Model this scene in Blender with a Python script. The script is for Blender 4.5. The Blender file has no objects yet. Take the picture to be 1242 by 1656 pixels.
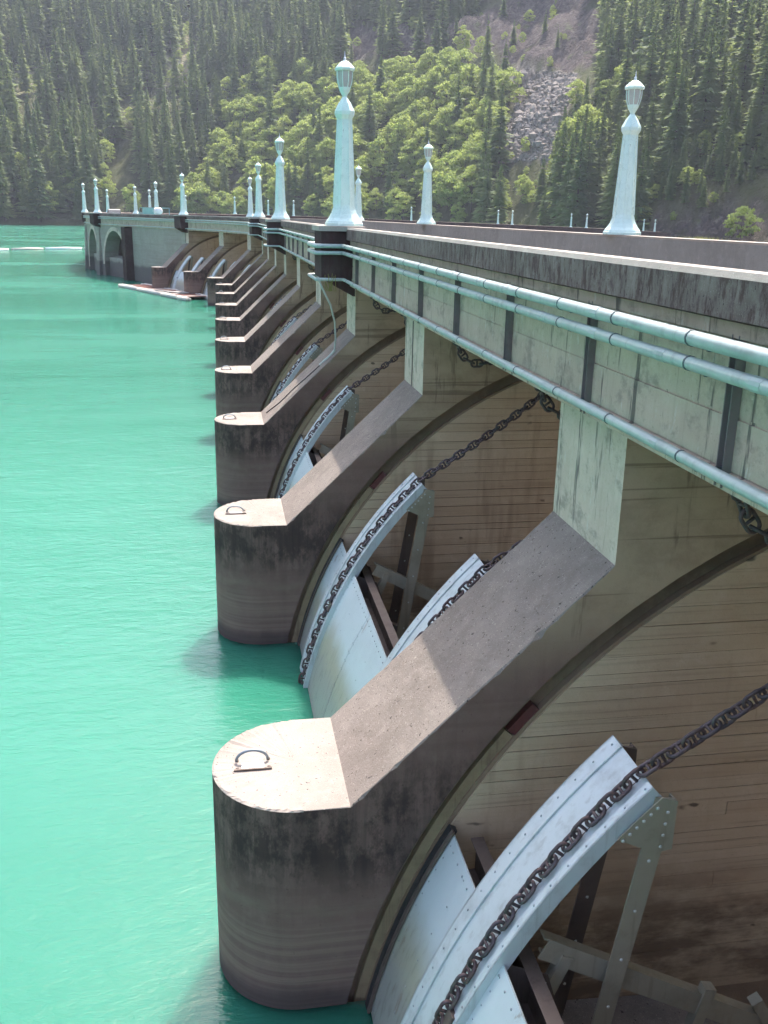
import bpy, bmesh, math, random
import numpy as np
from mathutils import Matrix, Vector, Euler
random.seed(7); rng = np.random.default_rng(7)
scene = bpy.context.scene
C = scene.collection
WL = 6.75                       # eye height above the lake (lake surface is z = 0)

# ------------------------------------------------------------------ camera
PIX_W, PIX_H, FPX = 1242.0, 1656.0, 1537.84
PITCH, ROLL, YAW = 0.3017, 0.0196, 0.1730
_f0 = Vector((math.sin(YAW), math.cos(YAW), 0)); _r0 = Vector((math.cos(YAW), -math.sin(YAW), 0)); _u0 = Vector((0, 0, 1))
FW = _f0 * math.cos(PITCH) - _u0 * math.sin(PITCH)
_up = _u0 * math.cos(PITCH) + _f0 * math.sin(PITCH)
RT = _r0 * math.cos(ROLL) + _up * math.sin(ROLL)
UP = _up * math.cos(ROLL) - _r0 * math.sin(ROLL)
cd = bpy.data.cameras.new('camera'); cam = bpy.data.objects.new('camera', cd); C.objects.link(cam)
cd.sensor_fit = 'VERTICAL'; cd.sensor_height = 36.0; cd.lens = FPX / PIX_H * 36.0
cd.clip_start = 0.05; cd.clip_end = 4000
cam.matrix_world = Matrix(((RT.x, UP.x, -FW.x, 0), (RT.y, UP.y, -FW.y, 0), (RT.z, UP.z, -FW.z, WL), (0, 0, 0, 1)))
scene.camera = cam
# ------------------------------------------------------------------ world, sun, exposure
SUN_TO = Vector((0.285, 0.55, 1.0)).normalized()
elev = math.asin(SUN_TO.z); azim = math.atan2(SUN_TO.x, SUN_TO.y)
world = bpy.data.worlds.new('World'); scene.world = world; world.use_nodes = True
wn = world.node_tree; bg = wn.nodes['Background']
sky = wn.nodes.new('ShaderNodeTexSky'); sky.sky_type = 'NISHITA'; sky.sun_disc = False
sky.sun_elevation = elev; sky.sun_rotation = azim; sky.altitude = 300; sky.air_density = 0.85; sky.dust_density = 5.0; sky.ozone_density = 1.0
wn.links.new(sky.outputs[0], bg.inputs[0]); bg.inputs[1].default_value = 0.15
sl = bpy.data.lights.new('sun', 'SUN'); sl.energy = 2.5; sl.angle = math.radians(0.53); sl.color = (1.0, 0.955, 0.89)
so = bpy.data.objects.new('sun', sl); C.objects.link(so); so.location = (60, 60, 200)
so.rotation_euler = SUN_TO.to_track_quat('Z', 'Y').to_euler()
vs = scene.view_settings
vs.view_transform = 'Standard'; vs.look = 'None'; vs.exposure = 1.82; vs.gamma = 1.0; vs.use_curve_mapping = False
try:
    scene.cycles.use_adaptive_sampling = True; scene.cycles.adaptive_threshold = .035; scene.cycles.adaptive_min_samples = 20
    scene.cycles.max_bounces = 5; scene.cycles.diffuse_bounces = 4; scene.cycles.glossy_bounces = 3; scene.cycles.transmission_bounces = 3; scene.cycles.volume_bounces = 0; scene.cycles.transparent_max_bounces = 6
except Exception: pass

def px(P):                       # photo pixel of world points (layout checks for the forest zones)
    P = np.atleast_2d(P) - np.array([0, 0, WL])
    d = P @ np.array(FW); d = np.where(d < 1e-3, 1e-3, d)
    return np.stack([PIX_W / 2 + FPX * (P @ np.array(RT)) / d, PIX_H / 2 - FPX * (P @ np.array(UP)) / d], 1)

# ------------------------------------------------------------------ helpers
def link(o, parent=None):
    C.objects.link(o)
    if parent: o.parent = parent
    return o
def mesh(name, v, f, mats, fm=None, smooth=False):
    me = bpy.data.meshes.new(name); me.from_pydata([tuple(p) for p in v], [], [tuple(q) for q in f])
    for m in (mats if isinstance(mats, (list, tuple)) else [mats]): me.materials.append(m)
    if fm is not None: me.polygons.foreach_set('material_index', np.array(fm, dtype=np.int32))
    if smooth: me.polygons.foreach_set('use_smooth', np.ones(len(me.polygons), dtype=bool))
    me.update(); return me
def ob(name, me, parent=None, loc=None, rz=None):
    o = bpy.data.objects.new(name, me); link(o, parent)
    if loc is not None: o.location = loc
    if rz is not None: o.rotation_euler = (0, 0, rz)
    return o
def tag(o, label=None, cat=None, group=None, kind=None):
    if label: o['label'] = label
    if cat: o['category'] = cat
    if group: o['group'] = group
    if kind: o['kind'] = kind
    return o
class MB:
    def __init__(s): s.v = []; s.f = []; s.m = []
    def add(s, v, f, m=0):
        n = len(s.v); s.v += [tuple(p) for p in v]; s.f += [tuple(i + n for i in q) for q in f]; s.m += [m] * len(f); return s
    def box(s, x0, x1, y0, y1, z0, z1, m=0):
        v = [(x0, y0, z0), (x1, y0, z0), (x1, y1, z0), (x0, y1, z0), (x0, y0, z1), (x1, y0, z1), (x1, y1, z1), (x0, y1, z1)]
        return s.add(v, [(0, 3, 2, 1), (4, 5, 6, 7), (0, 1, 5, 4), (1, 2, 6, 5), (2, 3, 7, 6), (3, 0, 4, 7)], m)
    def beam(s, a, b, w, h, m=0, up=(0, 0, 1)):
        a = Vector(a); b = Vector(b); d = (b - a).normalized(); u = Vector(up)
        r = d.cross(u)
        if r.length < 1e-4: r = d.cross(Vector((0, 1, 0)))
        r.normalize(); u = r.cross(d).normalized(); r *= w / 2; u *= h / 2
        v = [a - r - u, a + r - u, a + r + u, a - r + u, b - r - u, b + r - u, b + r + u, b - r + u]
        return s.add(v, [(3, 2, 1, 0), (4, 5, 6, 7), (0, 1, 5, 4), (1, 2, 6, 5), (2, 3, 7, 6), (3, 0, 4, 7)], m)
    def tube(s, pts, r, n=8, m=0, closed=False, cap=True):
        pts = [Vector(p) for p in pts]; k = len(pts); rings = []
        prev = None
        for i, p in enumerate(pts):
            a = pts[i - 1] if (i > 0 or closed) else p; b = pts[(i + 1) % k] if (i < k - 1 or closed) else p
            d = (b - a).normalized()
            if prev is None:
                t = Vector((0, 0, 1)) if abs(d.z) < .9 else Vector((1, 0, 0)); u = d.cross(t).normalized()
            else:
                u = (prev - d * prev.dot(d)).normalized()
            prev = u; w = d.cross(u)
            rr = r[i] if isinstance(r, (list, tuple)) else r
            rings.append([p + (u * math.cos(2 * math.pi * j / n) + w * math.sin(2 * math.pi * j / n)) * rr for j in range(n)])
        v = [q for R in rings for q in R]; f = []
        for i in range(k if closed else k - 1):
            i2 = (i + 1) % k
            for j in range(n): f.append((i * n + j, i * n + (j + 1) % n, i2 * n + (j + 1) % n, i2 * n + j))
        if cap and not closed: f += [tuple(reversed(range(n))), tuple(range((k - 1) * n, k * n))]
        return s.add(v, f, m)
    def lathe(s, prof, n=8, m=0, off=0.0):
        v = []; f = []
        for r, z in prof:
            for j in range(n):
                a = 2 * math.pi * (j + .5) / n + off; v.append((r * math.cos(a), r * math.sin(a), z))
        for i in range(len(prof) - 1):
            for j in range(n): f.append((i * n + j, i * n + (j + 1) % n, (i + 1) * n + (j + 1) % n, (i + 1) * n + j))
        f += [tuple(reversed(range(n))), tuple(range((len(prof) - 1) * n, len(prof) * n))]
        return s.add(v, f, m)
    def prism(s, poly, y0, y1, m=0, ms=None):      # polygon in (x, z), extruded along y (y0 < y1)
        n = len(poly)
        v = [(x, y0, z) for x, z in poly] + [(x, y1, z) for x, z in poly]
        area = sum(poly[i][0] * poly[(i + 1) % n][1] - poly[(i + 1) % n][0] * poly[i][1] for i in range(n))
        a = tuple(range(n)); b = tuple(range(2 * n - 1, n - 1, -1))
        if area < 0: a, b = a[::-1], b[::-1]
        s.add(v, [a, b], m)
        base = len(s.v) - 2 * n
        for i in range(n):
            j = (i + 1) % n
            q = (base + i, base + n + i, base + n + j, base + j)
            if area < 0: q = q[::-1]
            s.f.append(q); s.m.append(ms[i] if ms else m)
        return s
    def me(s, name, mats, smooth=False): return mesh(name, s.v, s.f, mats, s.m, smooth)
    def build(s, name, mats, parent=None, smooth=False, loc=None, rz=None):
        me_ = s.me(name, mats, smooth); return ob(name, me_, parent, loc, rz)
def empty(name, loc=(0, 0, 0), rz=0, parent=None):
    o = bpy.data.objects.new(name, None); o.empty_display_size = .3; link(o, parent); o.location = loc; o.rotation_euler = (0, 0, rz); return o
def smooth_angle(o, deg=35):
    me = o.data
    bm = bmesh.new(); bm.from_mesh(me); a = math.radians(deg)
    for e in bm.edges:
        e.smooth = (len(e.link_faces) == 2 and e.calc_face_angle(0) < a)
    for f in bm.faces: f.smooth = True
    bm.to_mesh(me); bm.free(); return o
ORD = ['first', 'second', 'third', 'fourth', 'fifth', 'sixth', 'seventh', 'eighth', 'ninth', 'tenth', 'eleventh', 'twelfth', 'thirteenth', 'fourteenth', 'fifteenth', 'sixteenth']

# ------------------------------------------------------------------ materials
class NT:
    def __init__(s, name):
        s.mat = bpy.data.materials.new(name); s.mat.use_nodes = True; s.t = s.mat.node_tree; s.n = s.t.nodes
        s.bsdf = s.n['Principled BSDF']; s.out = s.n['Material Output']
        s.geo = s.n.new('ShaderNodeNewGeometry'); s.pos = s.geo.outputs['Position']
    def l(s, a, b): s.t.links.new(a, b)
    def mapped(s, sc, src=None):
        m = s.n.new('ShaderNodeMapping'); m.inputs['Scale'].default_value = sc if isinstance(sc, tuple) else (sc,) * 3
        s.l(src or s.pos, m.inputs['Vector']); return m.outputs[0]
    def noise(s, sc, detail=4, rough=.55, src=None, dist=0):
        n = s.n.new('ShaderNodeTexNoise'); n.inputs['Scale'].default_value = 1; n.inputs['Detail'].default_value = detail
        n.inputs['Roughness'].default_value = rough; n.inputs['Distortion'].default_value = dist
        s.l(s.mapped(sc, src), n.inputs['Vector']); return n.outputs[0]
    def ramp(s, fac, a, b, ca=0.0, cb=1.0):
        m = s.n.new('ShaderNodeMapRange'); m.interpolation_type = 'SMOOTHSTEP'
        m.inputs[1].default_value = a; m.inputs[2].default_value = b; m.inputs[3].default_value = ca; m.inputs[4].default_value = cb
        s.l(fac, m.inputs[0]); return m.outputs[0]
    def math(s, op, a, b=None):
        m = s.n.new('ShaderNodeMath'); m.operation = op
        for i, q in enumerate((a, b)):
            if q is None: continue
            if isinstance(q, (int, float)): m.inputs[i].default_value = q
            else: s.l(q, m.inputs[i])
        return m.outputs[0]
    def mix(s, fac, a, b, blend='MIX'):
        m = s.n.new('ShaderNodeMix'); m.data_type = 'RGBA'; m.blend_type = blend
        for k, q in ((0, fac), (6, a), (7, b)):
            if isinstance(q, (int, float)): m.inputs[k].default_value = q
            elif isinstance(q, tuple): m.inputs[k].default_value = (*q, 1) if len(q) == 3 else q
            else: s.l(q, m.inputs[k])
        return m.outputs[2]
    def z(s):
        x = s.n.new('ShaderNodeSeparateXYZ'); s.l(s.pos, x.inputs[0]); return x.outputs[2]
    def bump(s, h, strength=.4, dist=.02, prev=None):
        b = s.n.new('ShaderNodeBump'); b.inputs['Strength'].default_value = strength; b.inputs['Distance'].default_value = dist
        s.l(h, b.inputs['Height'])
        if prev: s.l(prev, b.inputs['Normal'])
        return b.outputs[0]
    def finish(s, col, rough=.8, normal=None, metal=0.0, spec=.3):
        if isinstance(col, tuple): s.bsdf.inputs['Base Color'].default_value = (*col, 1)
        else: s.l(col, s.bsdf.inputs['Base Color'])
        if isinstance(rough, (int, float)): s.bsdf.inputs['Roughness'].default_value = rough
        else: s.l(rough, s.bsdf.inputs['Roughness'])
        s.bsdf.inputs['Metallic'].default_value = metal
        s.bsdf.inputs['Specular IOR Level'].default_value = spec
        if normal: s.l(normal, s.bsdf.inputs['Normal'])
        return s.mat

def concrete(name, base, dark, light, streak=.5, blotch=.6, grit=1.0, extra=None, lines=0.0):
    t = NT(name)
    big = t.ramp(t.noise(.9, 5, .6), .32, .68)
    col = t.mix(t.math('MULTIPLY', big, blotch), base, dark)
    mid = t.ramp(t.noise(5.5, 6, .65), .45, .75)
    col = t.mix(t.math('MULTIPLY', mid, .5), col, light)
    st = t.ramp(t.noise((7, 7, .35), 5, .6), .5, .72)
    col = t.mix(t.math('MULTIPLY', st, streak), col, dark)
    sp = t.ramp(t.noise(85, 3, .7), .62, .72)
    col = t.mix(t.math('MULTIPLY', sp, .45 * grit), col, tuple(min(1, c * 1.8) for c in light))
    pit = t.ramp(t.noise(38, 2, .5), .68, .74)
    col = t.mix(t.math('MULTIPLY', pit, .7 * grit), col, tuple(c * .35 for c in dark))
    if lines:
        ln = t.ramp(t.noise((.12, .12, 7.5), 3, .6), .53, .6)
        col = t.mix(t.math('MULTIPLY', ln, lines), col, dark)
    if extra: col = extra(t, col)
    h = t.math('ADD', t.math('MULTIPLY', t.noise(14, 8, .7), 1.0), t.math('MULTIPLY', t.noise(95, 3, .6), .35 * grit))
    n = t.bump(h, .55, .012)
    return t.finish(col, .9, n, spec=.18)

def pier_extra(t, col):
    z = t.z()
    zz = t.math('ADD', z, t.math('MULTIPLY', t.math('SUBTRACT', t.noise((1.3, 1.3, .6), 4, .6), .5), .35))
    blot = t.ramp(t.noise((4.5, 4.5, 2.6), 6, .75), .40, .58)
    up = t.math('MULTIPLY', t.ramp(zz, 1.05, 1.6), t.ramp(zz, 2.7, 1.9))
    drip = t.ramp(t.noise((11, 11, .5), 4, .65), .38, .62)
    col = t.mix(t.math('MULTIPLY', t.math('MULTIPLY', up, drip), .5), col, (.06, .042, .038))
    col = t.mix(t.math('MULTIPLY', t.math('MULTIPLY', up, blot), .75), col, (.04, .026, .024))
    band = t.math('MULTIPLY', t.math('MULTIPLY', t.ramp(zz, .94, 1.02), t.ramp(zz, 1.14, 1.04)), t.ramp(t.noise((2.5, 2.5, 6), 4, .7), .35, .65, .15, 1))
    col = t.mix(t.math('MULTIPLY', band, .4), col, (.24, .175, .125))
    low = t.ramp(zz, 1.0, .7)
    lin = t.noise((.2, .2, 16), 4, .6)
    col = t.mix(t.math('MULTIPLY', low, t.ramp(lin, .4, .65, .12, .6)), col, (.30, .205, .155))
    rim = t.math('MULTIPLY', low, t.ramp(lin, .58, .66))
    col = t.mix(t.math('MULTIPLY', rim, .35), col, (.075, .05, .04))
    col = t.mix(t.math('MULTIPLY', t.ramp(zz, 3.0, 3.9), .8), col, (.52, .38, .25))
    hi = t.ramp(zz, 3.0, 3.9)
    s1 = t.ramp(t.noise((1.1, 1.1, 1.6), 6, .7), .42, .64); col = t.mix(t.math('MULTIPLY', t.math('MULTIPLY', hi, s1), .55), col, (.27, .18, .115))
    s2 = t.ramp(t.noise((.15, .15, 9), 4, .7), .54, .62); col = t.mix(t.math('MULTIPLY', t.math('MULTIPLY', hi, s2), .5), col, (.13, .085, .055))
    s3 = t.ramp(t.noise((4, 4, .5), 4, .7), .58, .68); col = t.mix(t.math('MULTIPLY', t.math('MULTIPLY', hi, s3), .6), col, (.11, .07, .05))
    wet = t.ramp(zz, .30, .08)
    col = t.mix(t.math('MULTIPLY', wet, .7), col, (.06, .045, .045))
    return col
def slope_extra(t, col):
    a = t.ramp(t.noise(24, 5, .75), .60, .66); col = t.mix(t.math('MULTIPLY', a, .6), col, (.40, .345, .29))
    b = t.ramp(t.noise(17, 3, .6), .66, .70); col = t.mix(t.math('MULTIPLY', b, .8), col, (.05, .038, .032))
    c = t.ramp(t.noise(2.2, 6, .7), .5, .7); return t.mix(t.math('MULTIPLY', c, .35), col, (.14, .11, .09))
def coping_extra(t, col):
    dr = t.ramp(t.noise((13, 13, 4.0), 8, .8), .45, .60)
    return t.mix(t.math('MULTIPLY', dr, .8), col, (.075, .034, .033))
def board_extra(t, col):
    kn = t.ramp(t.noise((3.2, 3.2, 5.5), 2, .5), .69, .75)
    col = t.mix(t.math('MULTIPLY', kn, .8), col, (.07, .045, .032))
    r = t.n.new('ShaderNodeObjectInfo')
    v = t.ramp(r.outputs['Random'], 0, 1, .0, .55)
    col = t.mix(v, col, (.47, .33, .21))
    gr = t.ramp(t.noise((.5, 5, 26), 4, .65), .5, .75)
    col = t.mix(t.math('MULTIPLY', gr, .35), col, (.10, .07, .05))
    run = t.ramp(t.noise((2.2, 2.2, .25), 4, .6), .56, .7)
    col = t.mix(t.math('MULTIPLY', run, .45), col, (.24, .155, .10))
    z = t.z()
    low = t.ramp(t.math('ADD', z, t.math('MULTIPLY', t.noise(1.5, 4), .7)), 1.6, .7)
    col = t.mix(t.math('MULTIPLY', low, t.ramp(t.noise((1.2, 1.2, 3), 5, .7), .38, .6, .1, .75)), col, (.14, .085, .058))
    return col
def panel_extra(t, col):
    e = t.ramp(t.noise((7, 7, 2.2), 7, .75), .58, .66)
    col = t.mix(t.math('MULTIPLY', e, .6), col, (.62, .58, .50))
    m_ = t.ramp(t.noise((2.4, 2.4, 3.5), 7, .75), .50, .66)
    col = t.mix(t.math('MULTIPLY', m_, .55), col, (.20, .165, .135))
    d = t.ramp(t.noise((5, 5, .45), 5, .75), .575, .65)
    return t.mix(t.math('MULTIPLY', d, .75), col, (.06, .055, .055))

def wall_extra(t, col):
    zz = t.math('ADD', t.z(), t.math('MULTIPLY', t.math('SUBTRACT', t.noise((.6, .6, .3), 4, .6), .5), .8))
    col = t.mix(t.math('MULTIPLY', t.ramp(zz, 1.75, 1.35), .8), col, (.12, .095, .09))
    return col
M = {}
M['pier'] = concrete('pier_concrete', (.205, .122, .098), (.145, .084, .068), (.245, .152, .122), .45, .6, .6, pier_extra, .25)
M['cap'] = concrete('weathered_cap_concrete', (.32, .275, .24), (.225, .19, .162), (.38, .33, .29), .05, .75, 2.0)
M['slope'] = concrete('slope_concrete', (.25, .205, .172), (.18, .145, .12), (.32, .27, .225), .1, .7, 2.2, slope_extra)
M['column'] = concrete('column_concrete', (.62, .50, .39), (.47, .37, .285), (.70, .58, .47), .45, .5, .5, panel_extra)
M['panel'] = concrete('panel_concrete', (.54, .425, .325), (.41, .315, .24), (.62, .50, .40), .5, .55, .5, panel_extra)
M['coping'] = concrete('coping_concrete', (.24, .18, .16), (.13, .088, .08), (.32, .25, .225), .25, .8, 1.8, coping_extra)
M['pilaster'] = concrete('pilaster_and_shade_concrete', (.085, .055, .05), (.045, .028, .026), (.13, .09, .08), .6, .7, .8, coping_extra)
M['coptop'] = concrete('coping_top_concrete', (.40, .35, .30), (.29, .25, .21), (.48, .43, .375), .05, .5, 1.0)
M['board'] = concrete('board_formed_concrete', (.60, .45, .30), (.48, .345, .225), (.65, .50, .35), .25, .65, .35, board_extra)
M['groove'] = concrete('groove_concrete', (.25, .165, .11), (.15, .095, .068), (.32, .22, .145), .5, .6, .4)
M['road'] = concrete('road_surface', (.16, .15, .145), (.11, .10, .10), (.21, .20, .19), .05, .5, 1.0)
M['wall'] = concrete('abutment_concrete', (.36, .315, .26), (.26, .22, .185), (.43, .385, .33), .4, .5, .4, wall_extra, .35)

def paint(name, col, dirt, rough=.38, metal=0.0, dirtamt=.5, spec=.5, rnd=.0):
    t = NT(name)
    d = t.ramp(t.noise(3.5, 6, .68), .45, .75)
    c = t.mix(t.math('MULTIPLY', d, dirtamt), col, dirt)
    s = t.ramp(t.noise((14, 14, .9), 4, .6), .54, .7)
    c = t.mix(t.math('MULTIPLY', s, dirtamt * .8), c, dirt)
    n = t.bump(t.noise(40, 3, .6), .12, .004)
    r = t.ramp(t.noise(9, 4), .3, .7, rough - .07, rough + .12)
    return t.finish(c, r, n, metal, spec)
M['lamp'] = paint('mint_lamp_paint', (.62, .77, .69), (.47, .62, .54), .30, 0, .45)
M['glass'] = paint('frosted_lamp_glass', (.46, .46, .42), (.32, .32, .29), .12, 0, .5)
M['finial'] = paint('silver_finial', (.66, .66, .68), (.5, .5, .5), .3, .3, .2)
M['hole'] = paint('dark_hole', (.02, .02, .02), (.01, .01, .01), .8, 0, .2, .1)
M['pipe'] = paint('verdigris_pipe_paint', (.41, .47, .435), (.25, .285, .265), .40, .1, .6)
M['coupling'] = paint('dark_coupling', (.10, .12, .125), (.05, .05, .055), .5, .3, .5)
M['bracket'] = paint('weathered_bracket_steel', (.20, .165, .155), (.11, .085, .08), .6, .1, .6)
M['rib'] = paint('aluminium_painted_steel', (.56, .585, .58), (.36, .36, .34), .42, .12, .6)
M['olive'] = paint('olive_grey_steel', (.32, .28, .20), (.20, .165, .11), .55, .1, .6)
M['darksteel'] = paint('dark_brown_steel', (.13, .095, .075), (.075, .05, .04), .6, .15, .7)
M['seal'] = paint('black_rubber_seal', (.028, .024, .024), (.07, .05, .04), .6, 0, .6)
M['rivet'] = paint('rivet_paint', (.30, .33, .34), (.12, .09, .075), .45, .3, .6)
M['rivet_olive'] = paint('pale_rivet', (.55, .54, .48), (.3, .27, .2), .4, .3, .4)
M['redprimer'] = paint('red_primer', (.13, .035, .03), (.07, .03, .03), .6, 0, .5)
M['conduit'] = paint('pale_conduit', (.52, .52, .46), (.35, .33, .28), .5, .1, .5)
M['logpale'] = paint('bleached_log', (.50, .46, .41), (.32, .28, .245), .8, 0, .6, .1)
M['redplank'] = paint('red_brown_plank', (.20, .10, .08), (.13, .065, .052), .8, 0, .6, .1)
M['float'] = paint('white_float', (.75, .75, .73), (.5, .5, .48), .5, 0, .3)
M['carbody'] = paint('cream_car_paint', (.62, .55, .48), (.5, .45, .4), .25, 0, .2)
M['carglass'] = paint('car_window', (.03, .04, .05), (.02, .03, .03), .1, 0, .2)
M['tyre'] = paint('tyre_rubber', (.03, .03, .03), (.02, .02, .02), .8, 0, .3)
M['truck'] = paint('teal_truck_paint', (.20, .38, .36), (.13, .25, .24), .35, 0, .4)
M['white'] = paint('white_tank', (.75, .76, .75), (.6, .6, .6), .35, 0, .3)

def skin_mat():
    t = NT('gate_skin_paint')
    z = t.z()
    zz = t.math('ADD', z, t.math('MULTIPLY', t.math('SUBTRACT', t.noise((1.6, 1.6, .8), 4, .6), .5), .5))
    c = t.mix(t.math('MULTIPLY', t.ramp(t.noise(2.2, 5, .6), .4, .75), .45), (.56, .60, .60), (.45, .48, .48))
    algae = t.ramp(zz, 1.28, .85)
    c = t.mix(t.math('MULTIPLY', algae, .8), c, (.36, .315, .20))
    grey = t.ramp(zz, .85, .55)
    c = t.mix(t.math('MULTIPLY', grey, .85), c, (.33, .31, .275))
    s = t.ramp(t.noise((12, 12, .6), 4, .6), .5, .7)
    c = t.mix(t.math('MULTIPLY', t.math('MULTIPLY', s, t.ramp(zz, 1.3, .5)), .5), c, (.17, .15, .12))
    sp = t.ramp(t.noise((16, 16, 9), 3, .6), .70, .76)
    c = t.mix(t.math('MULTIPLY', sp, .45), c, (.26, .25, .24))
    ru = t.math('MULTIPLY', t.ramp(t.noise((6, 6, .5), 5, .7), .60, .70), t.ramp(t.noise(1.1, 3), .45, .6)); c = t.mix(t.math('MULTIPLY', ru, .65), c, (.24, .13, .07))
    n = t.bump(t.noise(2.0, 3, .5), .10, .02)
    return t.finish(c, .42, n, .12, .5)
M['skin'] = skin_mat()
def rust():
    t = NT('rusty_chain_iron')
    c = t.mix(t.ramp(t.noise(26, 5, .7), .4, .65), (.085, .06, .062), (.15, .095, .08))
    r = t.n.new('ShaderNodeObjectInfo')
    c = t.mix(t.ramp(r.outputs['Random'], 0, 1, 0, .35), c, (.13, .12, .13))
    return t.finish(c, .55, t.bump(t.noise(60, 3), .3, .006), .45, .4)
M['chain'] = rust()

def water_mat():
    t = NT('glacial_lake_water')
    wind = t.ramp(t.noise((.012, .055, 1), 5, .6, dist=.6), .40, .60)
    c = t.mix(t.math('MULTIPLY', wind, .6), (.026, .182, .117), (.038, .208, .140))
    cl = t.ramp(t.noise((.16, .07, 1), 4, .6), .35, .7)
    c = t.mix(t.math('MULTIPLY', cl, .25), c, (.031, .18, .122))
    f1 = t.noise((1.8, 4.4, 1), 4, .65, dist=.5); f2 = t.noise((6.5, 13, 1), 3, .65, dist=.3); f3 = t.noise((.28, .6, 1), 3, .5)
    h = t.math('ADD', t.math('ADD', t.math('MULTIPLY', f1, 1.0), t.math('MULTIPLY', f2, .35)), t.math('MULTIPLY', f3, 1.6))
    n = t.bump(h, .26, .075)
    rg = t.ramp(t.noise((.02, .07, 1), 4, .6), .35, .65, .12, .22)
    t.finish(c, rg, n, 0, .42)
    b = t.bsdf; b.inputs['Subsurface Weight'].default_value = 1.0; b.inputs['Subsurface Radius'].default_value = (.9, 1.0, 1.0); b.inputs['Subsurface Scale'].default_value = 2.6
    return t.mat
M['water'] = water_mat()

def terrain_mat():
    t = NT('hillside_ground')
    a = t.n.new('ShaderNodeAttribute'); a.attribute_name = 'zone'; zc = a.outputs['Color']
    x = t.n.new('ShaderNodeSeparateColor'); t.l(zc, x.inputs[0])
    soil = t.mix(t.ramp(t.noise(.12, 6, .65), .35, .7), (.075, .085, .035), (.12, .115, .06))
    rock = t.mix(t.ramp(t.noise((.22, .22, .07), 7, .7), .36, .66), (.125, .098, .09), (.06, .046, .046))
    rock = t.mix(t.math('MULTIPLY', t.ramp(t.noise(.5, 6, .8), .50, .66), .7), rock, (.25, .205, .175))
    rock = t.mix(t.math('MULTIPLY', t.ramp(t.noise((.9, .9, .3), 5, .8), .56, .66), .8), rock, (.045, .035, .04))
    rock = t.mix(t.math('MULTIPLY', t.ramp(t.noise(.16, 5, .7), .56, .68), .6), rock, (.10, .12, .045))
    scree = t.mix(t.ramp(t.noise(.8, 6, .75), .35, .68), (.30, .26, .225), (.15, .125, .11))
    pale = t.mix(t.ramp(t.noise(.6, 5, .7), .4, .7), (.33, .29, .20), (.20, .20, .10))
    c = t.mix(x.outputs[0], soil, rock); c = t.mix(x.outputs[1], c, scree); c = t.mix(x.outputs[2], c, pale)
    h = t.math('ADD', t.noise(.35, 8, .7), t.math('MULTIPLY', t.noise((.9, .9, .25), 6, .7), .6))
    return t.finish(c, .95, t.bump(h, 1.0, 2.2), 0, .1)
M['terrain'] = terrain_mat()
def rockm():
    t = NT('scree_rock')
    r = t.n.new('ShaderNodeObjectInfo')
    c = t.mix(t.ramp(t.noise(.9, 5, .7), .35, .65), (.30, .26, .225), (.18, .155, .135))
    return t.finish(c, .95, None, 0, .1)
M['rock'] = rockm()

def leaf(name, a, b, c3, transl=.25):
    t = NT(name)
    r = t.n.new('ShaderNodeObjectInfo')
    c = t.mix(r.outputs['Random'], a, b)
    c = t.mix(t.math('MULTIPLY', t.ramp(t.noise(.35, 4, .6), .4, .7), .6), c, c3)
    t.finish(c, .65, None, 0, .25)
    tr = t.n.new('ShaderNodeBsdfTranslucent'); t.l(t.mix(.5, c, (.52, .62, .17)), tr.inputs[0])
    mx = t.n.new('ShaderNodeMixShader'); mx.inputs[0].default_value = transl
    t.l(t.bsdf.outputs[0], mx.inputs[1]); t.l(tr.outputs[0], mx.inputs[2]); t.l(mx.outputs[0], t.out.inputs[0])
    return t.mat
M['needle'] = leaf('conifer_needles', (.05, .095, .042), (.16, .195, .068), (.17, .21, .082), .45)
M['broad'] = leaf('broadleaf_leaves', (.19, .25, .070), (.32, .35, .10), (.33, .37, .12), .5)
M['shrub'] = leaf('shrub_leaves', (.12, .18, .05), (.14, .20, .05), (.19, .24, .07), .35)
M['drygrass'] = leaf('dry_grass', (.30, .25, .10), (.26, .23, .09), (.22, .22, .08), .3)
M['bark'] = paint('bark', (.12, .09, .07), (.07, .055, .045), .9, 0, .6, .1)

# ------------------------------------------------------------------ plan of the dam
PITCH_Y = 7.6; Y1 = 6.7676; TH = 1.50          # bay spacing, near face of first visible pier, pier thickness
TIPX, BRKX, COLX = -0.19, 0.949, 3.08
ZNOSE, ZCOL = 2.046, 4.096
ZCOP = 6.49; ZROAD = 5.42
TRX, TRZ, RG = 7.0, -1.25, 6.0                 # gate trunnion and skin radius
UPL = [(2.9, -14.0), (2.9, 68.3), (2.24, 75.8), (.2, 83.2), (-2.86, 90.4), (-8.7, 103.0), (-12.7, 111.5), (-15.4, 122.6), (-16.5, 134), (-16.9, 145.5), (-16.5, 157), (-15.0, 168.4), (-12.0, 179.5),
       (-8.0, 190.3), (-2.5, 200.5), (4.5, 210), (13.5, 218.5), (24, 226), (36, 231.5), (48, 235.5), (70, 240), (92, 242), (113, 240)]
ZD = [0] * 16 + [-.05, -.2, -.45, -.7, -1.1, -1.6, -2.3]
UPL = [Vector((a, b, 0)) for a, b in UPL]
def normals(pts):
    out = []
    for i in range(len(pts)):
        d = Vector((0, 0, 0))
        if i > 0: d += (pts[i] - pts[i - 1]).normalized()
        if i < len(pts) - 1: d += (pts[i + 1] - pts[i]).normalized()
        d.normalize(); n = Vector((d.y, -d.x, 0))          # towards the downstream side
        if 0 < i < len(pts) - 1:
            e = (pts[i] - pts[i - 1]).normalized(); c = max(.6, n.dot(Vector((e.y, -e.x, 0)))); n = n / c
        out.append(n)
    return out
UPN = normals(UPL)
def P(i, off, z): return UPL[i] + UPN[i] * off + Vector((0, 0, z + ZD[i]))
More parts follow.
